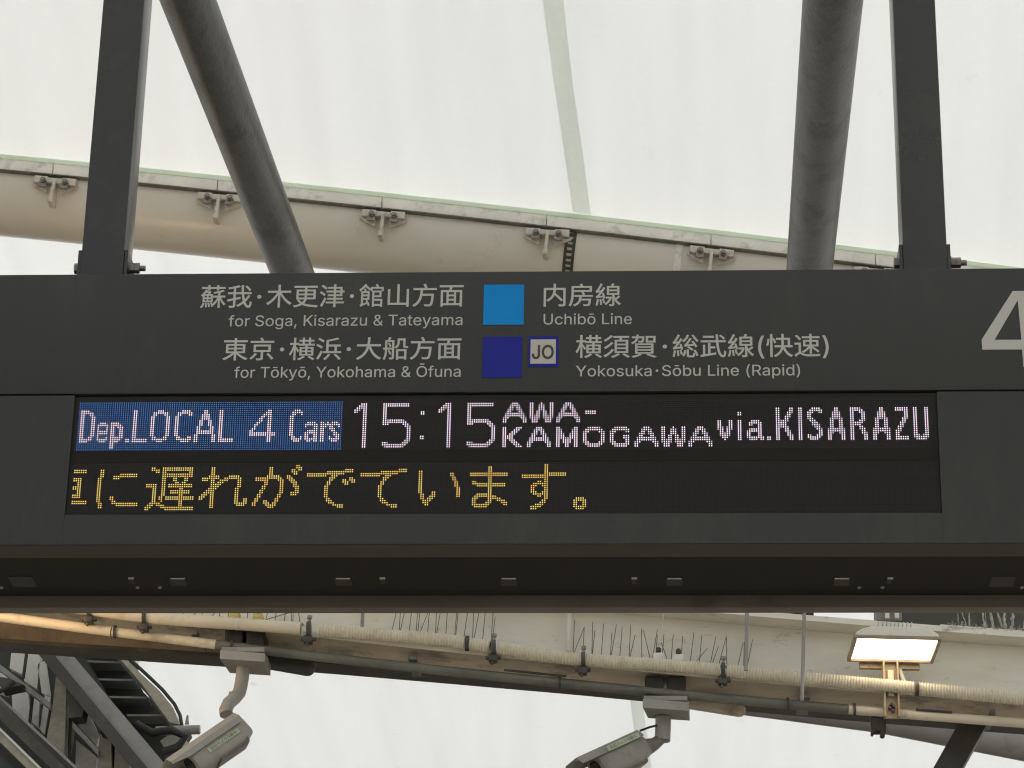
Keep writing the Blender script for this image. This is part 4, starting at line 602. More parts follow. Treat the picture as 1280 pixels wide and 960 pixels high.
# ---------------------------------------------------------------- roof membranes (real sheets overhead)
def rail_z(X):
    p = CAM
    lo, hi = -16000, 9000
    for _ in range(40):
        mid = (lo + hi) / 2
        if at(mid, rl(mid) + 2, YRL).x < X: lo = mid
        else: hi = mid
    return at(lo, rl(lo) + 2, YRL).z
_xs = [-28 + 0.25 * i for i in range(177)]; _zs = [rail_z(x) for x in _xs]
def rz(X):
    t = (X + 28) / 0.25; i = max(0, min(175, int(t))); return _zs[i] + (_zs[i+1] - _zs[i]) * (t - i)
def near_z(X, Y):
    s = (YRL + 0.02 - Y) % 16.0
    return rz(X) + 0.42 * s - 0.026 * s * s + 0.02 * math.sin(X * 1.7 + 0.6) * min(1, s)
def far_z(X, Y):
    s = Y - 6.24
    return rz(X) - 0.03 + 0.10 * s - 0.009 * s * s + 0.02 * math.sin(X * 1.3) * min(1, s)
def sheet(name, fz, ys, label):
    n = len(_xs); vs = [(x, y, fz(x, y)) for y in ys for x in _xs]
    fs = [(a*n+b, a*n+b+1, (a+1)*n+b+1, (a+1)*n+b) for a in range(len(ys)-1) for b in range(n-1)]
    return MB().add(vs, fs).build(name, M['mem'], None, True, label=label, category='membrane roof')
near = sheet('canopy_membrane', near_z, [YRL + 0.02 - 0.4 * i for i in range(78)], 'white translucent membrane overhead, above the cream arched pipe')
far = sheet('canopy_membrane', far_z, [6.24 + 0.5 * i for i in range(56)], 'white translucent membrane behind and below the arched pipe')
def hit(px, py, fz):
    d = (FW * F + RT * (px - 640) + UP * (480 - py)).normalized(); t = 6.0
    prev = None
    while t < 60:
        p = CAM + d * t; v = p.z - fz(p.x, p.y)
        if prev is not None and prev < 0 <= v and (fz is near_z and p.y < YRL + 0.02 or fz is far_z and p.y > 6.2): return p
        prev = v; t += 0.02
    return None
def strip(name, m, pts_l, pts_r, fz, off, parent):
    L = [hit(x, y, fz) for x, y in pts_l]; Rr = [hit(x, y, fz) for x, y in pts_r]
    L, Rr = zip(*[(a, b) for a, b in zip(L, Rr) if a and b])
    # sample between ends so the strip follows the sheet
    vs = []; K = 30
    for k in range(K + 1):
        t = k / K * (len(L) - 1); i = min(int(t), len(L) - 2); f = t - i
        for e in (L, Rr):
            p = e[i].lerp(e[i+1], f); vs.append(Vector((p.x, p.y, fz(p.x, p.y) - off)))
    return MB().add(vs, [(2*k, 2*k+1, 2*k+3, 2*k+2) for k in range(K)]).build(name, m, parent)
nl = [(675, -60), (678.8, 0), (692, 100), (703, 170), (716, 262)]
nr = [(700, -60), (704.5, 0), (716, 100), (726, 170), (739, 266)]
strip('seam_strip', M['seam'], nl, nr, near_z, 0.006, near)
fl = [(786, 862), (792, 905), (798, 948), (803, 990)]; fr = [(801, 862), (807, 905), (813, 948), (819, 990)]
strip('seam_strip', M['seam'], fl, fr, far_z, 0.006, far)
# ---------------------------------------------------------------- the lower girder
YG = 3.95
def gy(x): return 771 + 0.135 * x - 2.43e-5 * x * x if x > -700 else 771 - 94.5 - 11.9 + 0.1 * (x + 700)
def gp(x, dy=0, Y=YG): return at(x, gy(x) + dy, Y)
gir = thing('steel_girder', 'pale painted flanged steel girder with peeling paint running under the departure board', 'girder', gp(640), None)
xa, xb = -900, 2400
rpts = path(gy, xa, xb, 60, YG)
# reference: rail centre; flanges and web measured from it (metres)
FZ = 0.038                                                    # underside of the bottom flange above the rail centre
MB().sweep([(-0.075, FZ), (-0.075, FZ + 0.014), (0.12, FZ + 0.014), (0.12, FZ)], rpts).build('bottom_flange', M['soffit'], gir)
MB().sweep([(-0.0785, FZ - 0.001), (-0.0785, FZ + 0.0145), (-0.0755, FZ + 0.0145), (-0.0755, FZ - 0.001)], rpts).build('flange_edge', M['girder'], gir)
MB().sweep([(0.012, FZ + 0.0145), (0.012, FZ + 0.214), (0.024, FZ + 0.214), (0.024, FZ + 0.0145)], rpts).build('web', M['girder'], gir)
MB().sweep([(-0.075, FZ + 0.2145), (-0.075, FZ + 0.233), (0.12, FZ + 0.233), (0.12, FZ + 0.2145)], rpts).build('top_flange', M['girder'], gir)
for x in (-260, 155, 560, 960, 1370):
    c = gp(x)
    pass
xs_ = [-600, 140, 268]
MB().tube(path(gy, -700, 139.2, 20, YG - 0.06), 0.0165, 20).build('edge_pipe', M['railc'], gir, True)  # same pipe all along; pale colour paints the lamp glow on the left runs
MB().tube(path(gy, 140.6, 270, 8, YG - 0.06), 0.0155, 20).build('edge_pipe', M['railc'], gir, True)
MB().tube(path(gy, 270, 1060, 24, YG - 0.06), 0.0155, 20).build('edge_pipe', M['rail'], gir, True)
MB().tube(path(gy, 1060.8, 2300, 24, YG - 0.06), 0.0150, 20).build('edge_pipe', M['railc'], gir, True)
def ly(x):                                                    # centre line of the second, darker member
    pts = [(-700, 718), (0, 806), (140, 815), (260, 823), (400, 832), (560, 845.5), (720, 859.5), (850, 872), (980, 884.5), (1120, 896.5), (1280, 909), (2400, 975)]
    for (a, b), (c, d) in zip(pts, pts[1:]):
        if x <= c: return b + (d - b) * (x - a) / (c - a)
    return pts[-1][1]
MB().sweep([(-0.05, -0.008), (-0.05, 0.004), (0.05, 0.006), (0.05, -0.008)], path(ly, -700, 2300, 80, YG + 0.17)).build('rear_edge_bar', M['dark'], gir)
_t = path(gy, -700, 2300, 80, YG); _b = path(ly, -700, 2300, 80, YG + 0.17); _vs = []
for p, q in zip(_t, _b):
    _vs += [Vector((p.x, YG + 0.100, p.z + FZ - 0.001)), Vector((p.x, YG + 0.106, p.z + FZ - 0.001)), Vector((q.x, q.y - 0.052, q.z + 0.004)), Vector((q.x, q.y - 0.046, q.z + 0.004))]
MB().add(_vs, [(4*k+a, 4*k+b, 4*k+4+b, 4*k+4+a) for k in range(80) for a, b in ((0, 1), (1, 3), (3, 2), (2, 0))]).build('lower_plate', M['plate'], gir)
# fixing straps on the underside of the girder and nicks of thicker plate
for x, wd in ((516, 12), (244, 10), (1005, 16), (1240, 8)):
    a = at(x, gy(x) - 16, YG - 0.06)
    MB().cbox((a.x - wd * 0.0011, YG - 0.07, rz_ := a.z - 0.02), (a.x + wd * 0.0011, YG + 0.10, rz_ + 0.012), 0.002).build('cross_strap', M['rail'], gir)
for x in (144, 290, 700, 1068, 985):
    a = gp(x, 0, YG - 0.06)
    MB().tube([a + Vector((-0.004, 0, 0)), a + Vector((0.004, 0, 0))], 0.021, 18).build('pipe_collar', M['dark'], gir, True)
for (x0, x1, dy) in ((630, 708, -6), (1145, 1190, -4)):
    MB().tube([at(x, gy(x) + dy - 3, YG - 0.075) for x in (x0, (x0 + x1) / 2, x1)], 0.004, 8).build('loose_cable', M['dark'], gir, True)
# ---------------------------------------------------------------- corrugated conduit in front of the web
cpt = [(-700, 640), (-300, 702), (0, 746), (115, 762), (190, 772), (290, 779.5), (380, 786), (480, 794), (560, 801), (640, 813), (720, 824), (850, 833), (980, 845.5), (1130, 859), (1280, 874), (1500, 893), (1900, 925)]
def cy(x):
    for i, ((a, b), (c, d)) in enumerate(zip(cpt, cpt[1:])):
        if x <= c:
            p0 = cpt[max(0, i-1)]; p3 = cpt[min(len(cpt)-1, i+2)]; t = (x - a) / (c - a)
            m0 = (d - p0[1]) / (c - p0[0]) * (c - a); m1 = (p3[1] - b) / (p3[0] - a) * (c - a)
            return (2*t**3-3*t*t+1)*b + (t**3-2*t*t+t)*m0 + (-2*t**3+3*t*t)*d + (t**3-t*t)*m1
    return cpt[-1][1]
YC = YG - 0.105
cond = thing('cable_conduit', 'beige corrugated cable conduit clamped along the girder', 'conduit', at(640, cy(640), YC), None)
def corr(x0, x1):
    n = int((x1 - x0) / 0.92); pts = []; rad = []
    for i in range(n + 1):
        x = x0 + (x1 - x0) * i / n; pts.append(at(x, cy(x), YC)); rad.append((0.0188, 0.0209, 0.0209, 0.0188)[i % 4])
    return MB().tube(pts, 0, 14, True, rad)
corr(398, 612).build('conduit_run', M['conduit'], cond, True)
corr(622, 900).build('conduit_run', M['conduit'], cond, True)
corr(908, 1500).build('conduit_run', M['conduit'], cond, True)
MB().tube(path(cy, -650, 376, 60, YC), 0.0195, 20).build('smooth_conduit', M['conduit'], cond, True)
for x, big in ((112, 1), (181, 1), (386, 1), (617, 1), (729, 1), (904, 1), (1146, 0), (584, 0)):
    c = at(x, cy(x), YC); o = MB()
    o.tube([c + Vector((-0.006, 0, 0)), c + Vector((0.006, 0, 0))], 0.0245, 20)
    cl = o.build('conduit_clamp', M['dark'], cond, True)
    if big:
        q = MB(); q.cbox((c.x - 0.016, c.y - 0.006, c.z - 0.044), (c.x + 0.012, c.y + 0.03, c.z - 0.019), 0.006); q.cbox((c.x - 0.025, c.y - 0.002, c.z - 0.035), (c.x + 0.023, c.y + 0.02, c.z - 0.026), 0.004)
        q.build('clamp_jaw', M['dark'], cl, True)
        q = MB(); q.tube([c + Vector((0, 0, 0.018)), c + Vector((0.001, 0, 0.043))], 0.0042, 8); q.tube([c + Vector((0.001, 0, 0.034)), c + Vector((0.001, 0, 0.044))], 0.008, 6)
        q.build('clamp_screw', M['bolt'], cl); q = MB(); q.tube([c + Vector((-0.004, 0, -0.045)), c + Vector((-0.004, 0, -0.055))], 0.004, 8); q.build('screw_end', M['dark'], cl)
for x in (214, 296, 585):
    c = at(x, cy(x), YC); MB().tube([c + Vector((-0.0015, 0, 0)), c + Vector((0.0015, 0, 0))], 0.0205, 20).build('tape_ring', M['cream'], cond, True)
# ---------------------------------------------------------------- bird spikes
unit = MB().tube([(0, 0, 0), (0, 0, 1)], 1, 5); spike_me = None
def spike(A, B, r, m, parent, name='spike', me_=None):
    global spike_me
    if spike_me is None:
        o = MB().tube([(0, 0, 0), (0, 0, 0.96), (0, 0, 1)], 1, 6, True, [1, 0.8, 0.3]).build('spike', M['wire'], parent); spike_me = o.data
        bpy.data.objects.remove(o)
    o = bpy.data.objects.new(name, spike_me); sc.collection.objects.link(o); o.parent = parent
    d = B - A; q = Vector((0, 0, 1)).rotation_difference(d.normalized()).to_matrix().to_4x4()
    o.matrix_parent_inverse = PINV(parent)
    o.matrix_basis = Matrix.Translation(A) @ q @ Matrix.Diagonal((r, r, d.length, 1))
    return o
def spike_strip(lst, sx, ox, oy, label, x0, x1):
    YS = YG - 0.045
    t = thing('bird_spike_strip', label, 'bird spikes', at((x0 + x1) / 2, cy((x0+x1)/2) - 12, YS), 'bird spikes standing on the girder')
    MB().sweep([(-0.012, 0), (-0.012, 0.004), (0.012, 0.004), (0.012, 0)], path(lambda x: cy(x) - 5, x0, x1, 10, YS)).build('base_strip', M['cream'], t)
    for k, (a, b, c, d) in enumerate(lst):
        A = at(ox + a / sx, oy + b / sx, YS + (k % 3 - 1) * 0.006); B = at(ox + c / sx, oy + d / sx, YS + (k % 3 - 1) * 0.006 + random.uniform(-0.03, 0.03))
        if d < 75: B = A + (B - A) * random.uniform(1.05, 1.5)
        A = A - (B - A) * 0.22
        spike(A, B, 0.0014, None, t)
SL = [(75,90,85,50),(125,95,140,50),(180,95,178,50),(235,98,262,50),(285,100,290,50),(340,100,375,50),(385,100,390,50),(435,105,440,50),(545,115,547,50),(650,110,667,50),(703,120,713,50),(755,128,765,50),(640,115,800,68),(800,130,792,50),(805,130,808,50),(848,135,833,50)]
SM = [(358,163,385,45),(395,170,403,45),(398,172,427,40),(443,175,460,42),(480,168,490,42),(487,175,502,42),(495,175,545,50),(537,180,548,45),(577,185,583,42),(580,185,605,42),(628,192,638,42),(672,197,685,45),(677,195,692,50),(718,200,740,45),(763,205,768,50),(768,205,793,70),(812,208,827,58),(855,213,866,60),(862,205,876,82)]
SR = [(155,280,163,105),(163,275,215,145),(207,290,215,140),(255,298,260,115),(258,290,272,160),(305,302,318,125),(353,310,362,172),(357,305,387,128),(403,315,418,140),(453,320,463,130),(455,318,487,183),(522,325,520,150),(570,330,530,160),(580,305,605,155),(593,330,605,185),(630,305,640,180),(663,333,625,225),(677,333,690,180),(732,300,740,190),(778,345,800,170),(797,345,872,258),(827,350,842,185),(885,350,918,190),(893,352,932,245),(930,355,970,200),(975,360,973,190),(1032,363,1062,225),(1085,350,1113,208),(1065,360,1068,225)]
spike_strip(SL, 4.573, 190, 750, 'row of thin bird spikes on the girder above the left camera', 205, 380)
spike_strip(SM, 4.0, 400, 750, 'row of thin bird spikes on the middle of the girder between the two conduit clamps', 486, 620)
spike_strip(SR, 4.267, 680, 750, 'long row of thin bird spikes above the right camera', 712, 945)
# dusty spikes on top of the girder, right edge
t = thing('bird_spike_strip', 'clogged dusty bird spikes on top of the girder right of the floodlight', 'bird spikes', at(1230, 795, YG), 'bird spikes standing on the girder')
MB().sweep([(-0.02, 0), (-0.02, 0.008), (0.02, 0.008), (0.02, 0)], path(lambda x: gy(x) - 110, 1175, 1420, 8, YG)).build('base_strip', M['girder'], t)
for (a, b, c, d, r) in ((690,115,700,290,.003),(720,120,780,300,.004),(795,115,790,300,.004),(905,120,940,320,.006),(935,130,945,300,.003),(975,120,1020,330,.009),(1030,120,1090,280,.006),(1105,120,1110,290,.008),(1185,170,1165,330,.012),(880,280,885,345,.007),(1290,160,1285,330,.008)):
    A = at(1100 + c/7.11, 745 + d/7.11, YG); B = at(1100 + a/7.11, 745 + b/7.11, YG); B = B + (B - A) * 0.1
    n = 7; pts = [A.lerp(B, k / n) + Vector((random.uniform(-1, 1), random.uniform(-1, 1), 0)) * r * 0.25 for k in range(n + 1)]
    MB().tube(pts, r, 7, True, [r * random.uniform(0.5, 1.1) * (1 - 0.06 * k) * 0.8 for k in range(n + 1)]).build('spike', M['fluff'], t, True)
deb = MB()
for k in range(160):
    x = random.uniform(1190, 1275); c = at(x, gy(x) - 111 - abs(random.gauss(0, 2.2)), YG + random.uniform(-0.03, 0.03)); L = Vector((random.gauss(0, 1), random.gauss(0, .6), random.gauss(0, .35))).normalized() * random.uniform(0.008, 0.03)
    deb.tube([c - L, c + L], 0.0011, 4)
deb.build('nest_litter', M['fluff'], t, kind='stuff')
# ---------------------------------------------------------------- rods passing the girder
def rod(x0, y0, x1, y1, r, Y, m, label, cat='hanging rod', flat=False):
    A = at(x0, y0, Y); B = at(x1, y1, Y); up_ = (A - B).normalized(); A = A + up_ * 0.45
    if flat: o = MB().cbox((B.x - r, Y - 0.003, B.z), (B.x + r, Y + 0.003, A.z), 0.001)
    else: o = MB().tube([A, B], r, 12)
    return o.build('hanging_rod', m, None, not flat, label=label, category=cat)
rod(712.5, 760, 711, 814, 0.0065, YG - 0.02, M['cream'], 'white painted flat bar in front of the girder web, left of the long spike row', 'flat bar', True)
rod(455, 760, 452.5, 788, 0.0055, YG - 0.02, M['steel'], 'grey flat bar in front of the girder, left of the middle spike row', 'flat bar', True)
rod(933.6, 762, 932.5, 838, 0.0062, YG - 0.16, M['steel'], 'galvanised threaded rod passing the conduit right of the right camera mount')
rod(1005.5, 762, 1002.5, 876, 0.0058, YG - 0.16, M['steel'], 'galvanised rod hanging left of the floodlight down past the conduit')
rod(830.5, 760, 826, 792, 0.0018, YG - 0.05, M['cream'], 'thin pale wire hanging above the right camera mount', 'wire')
# ---------------------------------------------------------------- dark crossbeam and clutter behind the girder top
cb = MB(); cb.prism([(1098, 690), (1098, 776), (1190, 789), (1500, 826), (1500, 690)], YG + 0.55, 0.25)
cb.build('crossbeam', M['dark'], None, label='dark brown steel crossbeam behind the dusty spikes at the right', category='crossbeam')
t = thing('cable_bundle', 'black cable bundle on top of the girder left of the floodlight', 'cables', at(990, 765, YG + 0.05))
MB().tube([at(x, y, YG + 0.06) for x, y in ((905, 752), (930, 762), (965, 764), (1000, 768), (1014, 771))], 0.013, 10).build('cable', M['black'], t, True)
MB().tube([at(x, y, YG + 0.05) for x, y in ((940, 757), (975, 768), (1012, 764), (1030, 752))], 0.009, 10).build('cable', M['black'], t, True)
MB().cbox(at(998, 770, YG + 0.03), at(1016, 758, YG + 0.08), 0.003).build('cable_saddle', M['black'], t)
# ---------------------------------------------------------------- floodlights
def floodlight(label, grp):
    """built round its own origin (middle of the glass), x to the right, y away, z up"""
    t = thing('floodlight', label, 'floodlight', (0, 0, 0), grp)
    h = MB(); prof = [(-0.143, 0.004), (-0.141, 0.016), (-0.118, 0.030), (-0.085, 0.040), (0.085, 0.040), (0.118, 0.030), (0.141, 0.016), (0.143, 0.004)]
    n = len(prof); ys = [(-0.108, 0.95, 0), (-0.100, 1, 0), (0.100, 1, 0), (0.108, 0.95, 0)]
    vs = [Vector((a * s, y, b if s == 1 else b * 0.9)) for y, s, _ in ys for a, b in prof]
    fs = [(i*n+j, i*n+j+1, (i+1)*n+j+1, (i+1)*n+j) for i in range(3) for j in range(n-1)] + [tuple(range(n))[::-1], tuple(3*n + k for k in range(n))] + [(i*n, (i+1)*n, (i+1)*n+n-1, i*n+n-1) for i in range(3)]
    h.add(vs, fs); H = h.build('casing', M['lamp'], t, True)
    for k in range(10):
        x = -0.072 + k * 0.0138
        MB().cbox((x - 0.002, -0.095, 0.036), (x + 0.0022, 0.085, 0.060), 0.001).build('cooling_fin', M['lamp'], H)
    fr = MB()
    for lo, hi in (((-0.150, -0.112, -0.007), (0.150, -0.101, 0.0035)), ((-0.150, 0.101, -0.014), (0.150, 0.112, 0.0035)), ((-0.150, -0.1005, -0.014), (-0.138, 0.1005, 0.0035)), ((0.138, -0.1005, -0.014), (0.150, 0.1005, 0.0035))):
        fr.cbox(lo, hi, 0.0015)
    fr.build('glass_frame', M['frame'], t)
    MB().box((-0.1375, -0.1003, -0.005), (0.1375, 0.1003, 0.002)).build('lamp_glass', M['glow'], t)
    y = MB(); y.cbox((-0.105, 0.125, -0.030), (0.105, 0.145, -0.004), 0.002)
    y.build('yoke', M['arm'], t)
    a = MB(); a.cbox((-0.027, 0.120, -0.215), (0.027, 0.126, -0.010), 0.001); a.cbox((-0.027, 0.096, -0.215), (-0.021, 0.1205, -0.010), 0.001); a.cbox((0.021, 0.096, -0.215), (0.027, 0.1205, -0.010), 0.001)
    ar = a.build('support_channel', M['arm'], t)
    MB().cbox((-0.010, 0.112, -0.135), (0.012, 0.1195, -0.04), 0.002).build('channel_liner', M['railc'], ar)
    b = MB(); b.tube([(0.002 + s * 0.006, 0.1195, -0.175), (0.002 + s * 0.006, 0.106, -0.175 + s * .004)], 0.006, 6) if False else [b.tube([(s, 0.1195, -0.18 + z), (s, 0.104, -0.18 + z)], 0.0055, 6) for s, z in ((-0.006, 0), (0.008, 0.006), (0.0, 0.014), (0.006, -0.01))]
    b.build('channel_bolts', M['dark'], ar)
    MB().tube([(0.030, 0.14, 0.0), (0.034, 0.13, -0.03), (0.036, 0.11, -0.055), (0.044, 0.10, -0.085), (0.052, 0.09, -0.10)], 0.009, 12).build('lamp_cable', M['steel'], t, True)
    return t
def copy_thing(src, label):
    def cp(o, par):
        c = o.copy(); sc.collection.objects.link(c)
        if par: c.parent = par
        for ch in o.children: cp(ch, c)
        return c
    r = cp(src, None); r['label'] = label; return r
fa = at(1069.5, 796, 3.66); fb = at(1170.5, 796, 3.66); fc = at(1067, 821.3, 3.66 + 0.2)
lamp1 = floodlight('lit floodlight with cooling fins in front of the girder at the right', 'floodlights fixed to the girder')
bpy.context.view_layer.update()
lamp2 = copy_thing(lamp1, 'lit floodlight on the girder beyond the left edge of the picture')
lamp3 = copy_thing(lamp1, 'lit floodlight pointing up, hidden behind the departure board')
lc = (fa + fb) / 2
lamp1.location = (lc.x, 3.66 + 0.1, lc.z); lamp1.rotation_euler = (R_(-1.0), R_(0.4), R_(3))
l2 = at(-110, 742, 3.52)
lamp2.location = (l2.x, 3.52, l2.z); lamp2.rotation_euler = (R_(25), R_(-72), R_(0))
l3 = at(20, 560, 5.3)
lamp3.location = (l3.x, 5.3, l3.z); lamp3.rotation_euler = (R_(180 - 8), R_(0), R_(180))
for L_ in (lamp2, lamp3):
    for ch in L_.children:
        if ch.name.startswith('lamp_glass'): ch.data = ch.data.copy(); ch.data.materials[0] = M['glowup'] if L_ is lamp2 else M['glowlow']
s_ = (fb - fa).length / 0.275
lamp1.scale = (s_, s_, s_)
# black clip under the rail below the floodlight
t = thing('pipe_clip', 'black square clip hanging below the girder under the floodlight', 'clip', at(1098, 905, YG - 0.05))
c = at(1098, 904, YG - 0.05)
MB().cbox((c.x - 0.023, c.y - 0.01, c.z - 0.028), (c.x + 0.023, c.y + 0.03, c.z + 0.030), 0.003).build('clip_body', M['black'], t)
MB().tube([(c.x + 0.012, c.y - 0.012, c.z - 0.034), (c.x + 0.012, c.y + 0.025, c.z - 0.034)], 0.008, 10).build('clip_hook', M['black'], t, True)
MB().tube([(c.x - 0.019, c.y - 0.012, c.z - 0.030), (c.x - 0.019, c.y + 0.025, c.z - 0.030)], 0.005, 8).build('clip_hook', M['black'], t, True)
# pale cable lugs above the floodlight
t = thing('cable_lug', 'two pale metal lugs above the fins of the floodlight', 'bracket', at(1112, 765, YG - 0.1))
for x in (1109, 1121):
    c = at(x, 764, YG - 0.1); MB().cbox((c.x - 0.007, c.y, c.z - 0.022), (c.x + 0.007, c.y + 0.012, c.z + 0.12), 0.002).build('lug', M['lamp'], t)
c = at(1103, 766, YG - 0.09); MB().cbox((c.x - 0.02, c.y + 0.012, c.z - 0.02), (c.x + 0.06, c.y + 0.02, c.z + 0.1), 0.002).build('back_plate', M['steel'], t)
# ---------------------------------------------------------------- surveillance cameras
def frame_of(fwd, up, loc):
    f = fwd.normalized(); r = f.cross(up).normalized(); u = r.cross(f)
    return Matrix(((f.x, r.x, u.x, loc.x), (f.y, r.y, u.y, loc.y), (f.z, r.z, u.z, loc.z), (0, 0, 0, 1)))
def rounded(w, h, rr, n=5):
    p = []
    for cx, cy_, a0 in ((w-rr, h-rr, 0), (-w+rr, h-rr, 90), (-w+rr, -h+rr, 180), (w-rr, -h+rr, 270)):
        for k in range(n + 1): a = R_(a0 + 90 * k / n); p.append((cx + rr * math.cos(a), cy_ + rr * math.sin(a)))
    return p
def loft(mb, Mx, secs, cap=True):
    n = len(secs[0][1]); vs = []
    for x, pl in secs: vs += [Mx @ Vector((x, a, b)) for a, b in pl]
    fs = [(i*n+j, i*n+(j+1) % n, (i+1)*n+(j+1) % n, (i+1)*n+j) for i in range(len(secs)-1) for j in range(n)]
    if cap: fs += [tuple(range(n))[::-1], tuple((len(secs)-1)*n + k for k in range(n))]
    mb.add(vs, fs)
def text_on(name, s, Mx, m, parent, h, bold=0.0):
    """Mx maps (x right, z up) lettering of em height h on a small plate"""
    runs, a, b_, c, d = text_runs(s, bold); k = h / 0.92; V = []; Fc = []
    for vs, fs in runs:
        n = len(V); V += [Mx @ Vector(((x - (a + b_) / 2) * k, 0, (y - (c + d) / 2) * k)) for x, y in vs]; Fc += [tuple(i + n for i in f) for f in fs]
    return link(name, flat_mesh(name, V, Fc, m), parent, kind='stuff')
def cctv(mount, base, tip, arm, roll_up, lab, L=0.30, sz=1.0, hd_=0.30, st=(0.45, -0.10, 0.0012), dep=0.12, cm='cctv', nr=0.021):
    mx, my, my2 = mount                                 # picture x, top and bottom of the front face of the mount box
    t = thing('security_camera', lab, 'security camera', at(mx, my, YG - 0.02), 'security cameras under the girder')
    c = at(mx, (my + my2) / 2, YG - 0.10); hw = 0.070; hh = 0.014
    bx = MB(); 
    vs = [(c.x-hw, c.y, c.z-hh), (c.x+hw, c.y, c.z-hh-0.010), (c.x+hw+0.004, c.y+dep, c.z-hh-0.014), (c.x-hw+0.016, c.y+dep, c.z-hh-0.006),
          (c.x-hw, c.y, c.z+hh), (c.x+hw, c.y, c.z+hh-0.010), (c.x+hw+0.004, c.y+dep, c.z+hh-0.008), (c.x-hw+0.01, c.y+dep, c.z+hh)]
    bx.add(vs, [(0,3,2,1),(4,5,6,7),(0,1,5,4),(1,2,6,5),(2,3,7,6),(3,0,4,7)])
    B = bx.build('mount_box', M['cctv'], t)
    MB().cbox((c.x - hw + 0.003, c.y + 0.004, c.z + hh - 0.004), (c.x + hw - 0.003, c.y + dep, c.z + hh + 0.012), 0.003).build('saddle_plate', M['steel'], t)
    # clamp: two black blocks that grip the flange, with bolts above
    for dx in (-0.034, 0.034):
        q = MB(); q.cbox((c.x + dx - 0.030, YG - 0.072, c.z + hh + 0.018), (c.x + dx + 0.028, YG + 0.03, c.z + hh + 0.085), 0.008)
        cb_ = q.build('flange_clamp', M['black'], t)
    pts = [Vector(p) for p in arm]
    MB().tube(pts, nr, 20).build('swan_neck', M[cm], t, True)
    fw = (tip - base); f = fw.normalized()
    Mx = frame_of(f, roll_up, base)
    w, h = 0.047 * sz, 0.043 * sz
    body = MB(); big = rounded(w, h, 0.02 * sz); sm_ = [(a * 0.86, b * 0.86) for a, b in big]; end = [(a * 0.72, b * 0.72) for a, b in big]
    loft(body, Mx, [(0.0, end), (0.018, sm_), (0.05, big), (L - 0.03, big), (L - 0.015, sm_), (L - 0.012, end)])
    BD = body.build('camera_body', M[cm], t, True)
    ln = MB(); ln.tube([Mx @ Vector((L - 0.013, 0, 0)), Mx @ Vector((L - 0.009, 0, 0))], 0.028 * sz, 24); ln.build('lens_window', M['lens'], BD)
    # sun hood: bent sheet over the body, longer than it
    hp = []
    for (a, b_) in ((-w - 0.007, h * hd_), (-w - 0.007, h * 0.75), (-w * 0.8, h + 0.010), (w * 0.8, h + 0.010), (w + 0.007, h * 0.75), (w + 0.007, h * hd_)): hp.append((a, b_))
    inner = [(a * 0.96, b_ - 0.003 if i in (2, 3) else b_) for i, (a, b_) in enumerate(hp)]
    sec = hp + inner[::-1]
    hd = MB(); beak = [(a, (b_ if b_ > h * 0.5 else h * 0.55)) for a, b_ in sec]
    loft(hd, Mx, [(0.012, sec), (L - 0.01, sec), (L + 0.055, beak)])
    HD = hd.build('sun_hood', M[cm], t)
    mb2 = MB(); loft(mb2, Mx, [(0.03, [(a*0.8, b_*0.4 - h*0.75) for a, b_ in big]), (L*0.62, [(a*0.8, b_*0.4 - h*0.75) for a, b_ in big])]); mb2.build('underbody', M['cctvd'], BD, True)
    # sticker on the side of the hood / body facing the camera
    side = -1 if (Mx.to_3x3() @ Vector((0, 1, 0))).y > 0 else 1
    fx = f if f.x > 0 else -f
    r3 = (Mx.to_3x3() @ Vector((0, side, 0)))            # outward normal of the visible side
    u3 = (Mx.to_3x3() @ Vector((0, 0, 1)))
    xdir = u3.cross(r3).normalized()
    if xdir.x < 0: xdir = -xdir
    def plate(xc, zc, lw, lh, off):
        o_ = Mx @ Vector((xc, side * (w + off), zc))
        return Matrix(((xdir.x, -r3.x, u3.x, o_.x), (xdir.y, -r3.y, u3.y, o_.y), (xdir.z, -r3.z, u3.z, o_.z), (0, 0, 0, 1)))
    ST = plate(L * st[0], h * st[1], 0, 0, st[2])
    MB().box((-0.064, -0.0006, -0.0095), (0.064, 0.0003, 0.0095), ST).build('sticker_border', M['green'], HD)
    MB().box((-0.0628, -0.0010, -0.0083), (0.0628, -0.0007, 0.0083), ST).build('sticker', M['sticker'], HD)
    text_on('sticker_lettering', '防犯カメラ作動中', ST @ Matrix.Translation((0, -0.0013, 0)), M['green'], HD, 0.0122, 0.02)
    return t, Mx
z = at
neck1 = [z(304, 833, YG - 0.03), z(303, 846, YG - 0.03), z(301, 858, YG - 0.03), z(299, 866, YG - 0.035), z(293, 873, YG - 0.05), z(286, 879, YG - 0.06), z(282, 888, YG - 0.07), z(283, 893, YG - 0.075)]
c1, m1 = cctv((303, 812, 824), z(306, 911, YG - 0.10), z(226, 966, YG - 0.20), neck1, Vector((-0.15, 0.15, 1)), 'security camera on a bent neck under the girder at the left, lit orange on top', L=0.235, sz=0.98)
neck2 = [z(829, 884, YG - 0.03), z(829, 903, YG - 0.03), z(828, 926, YG - 0.03)]
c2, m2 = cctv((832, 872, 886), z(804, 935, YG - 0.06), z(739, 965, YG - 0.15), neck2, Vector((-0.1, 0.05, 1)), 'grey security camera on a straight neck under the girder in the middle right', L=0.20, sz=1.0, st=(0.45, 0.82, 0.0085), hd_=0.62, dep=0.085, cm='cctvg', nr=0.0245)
MB().tube([z(828, 922, YG - 0.03), z(818, 930, YG - 0.04), z(808, 934, YG - 0.055), z(800, 938, YG - 0.06)], 0.018, 18, True, [0.016, 0.02, 0.027, 0.03]).build('ball_joint', M['cctvd'], c2, True)
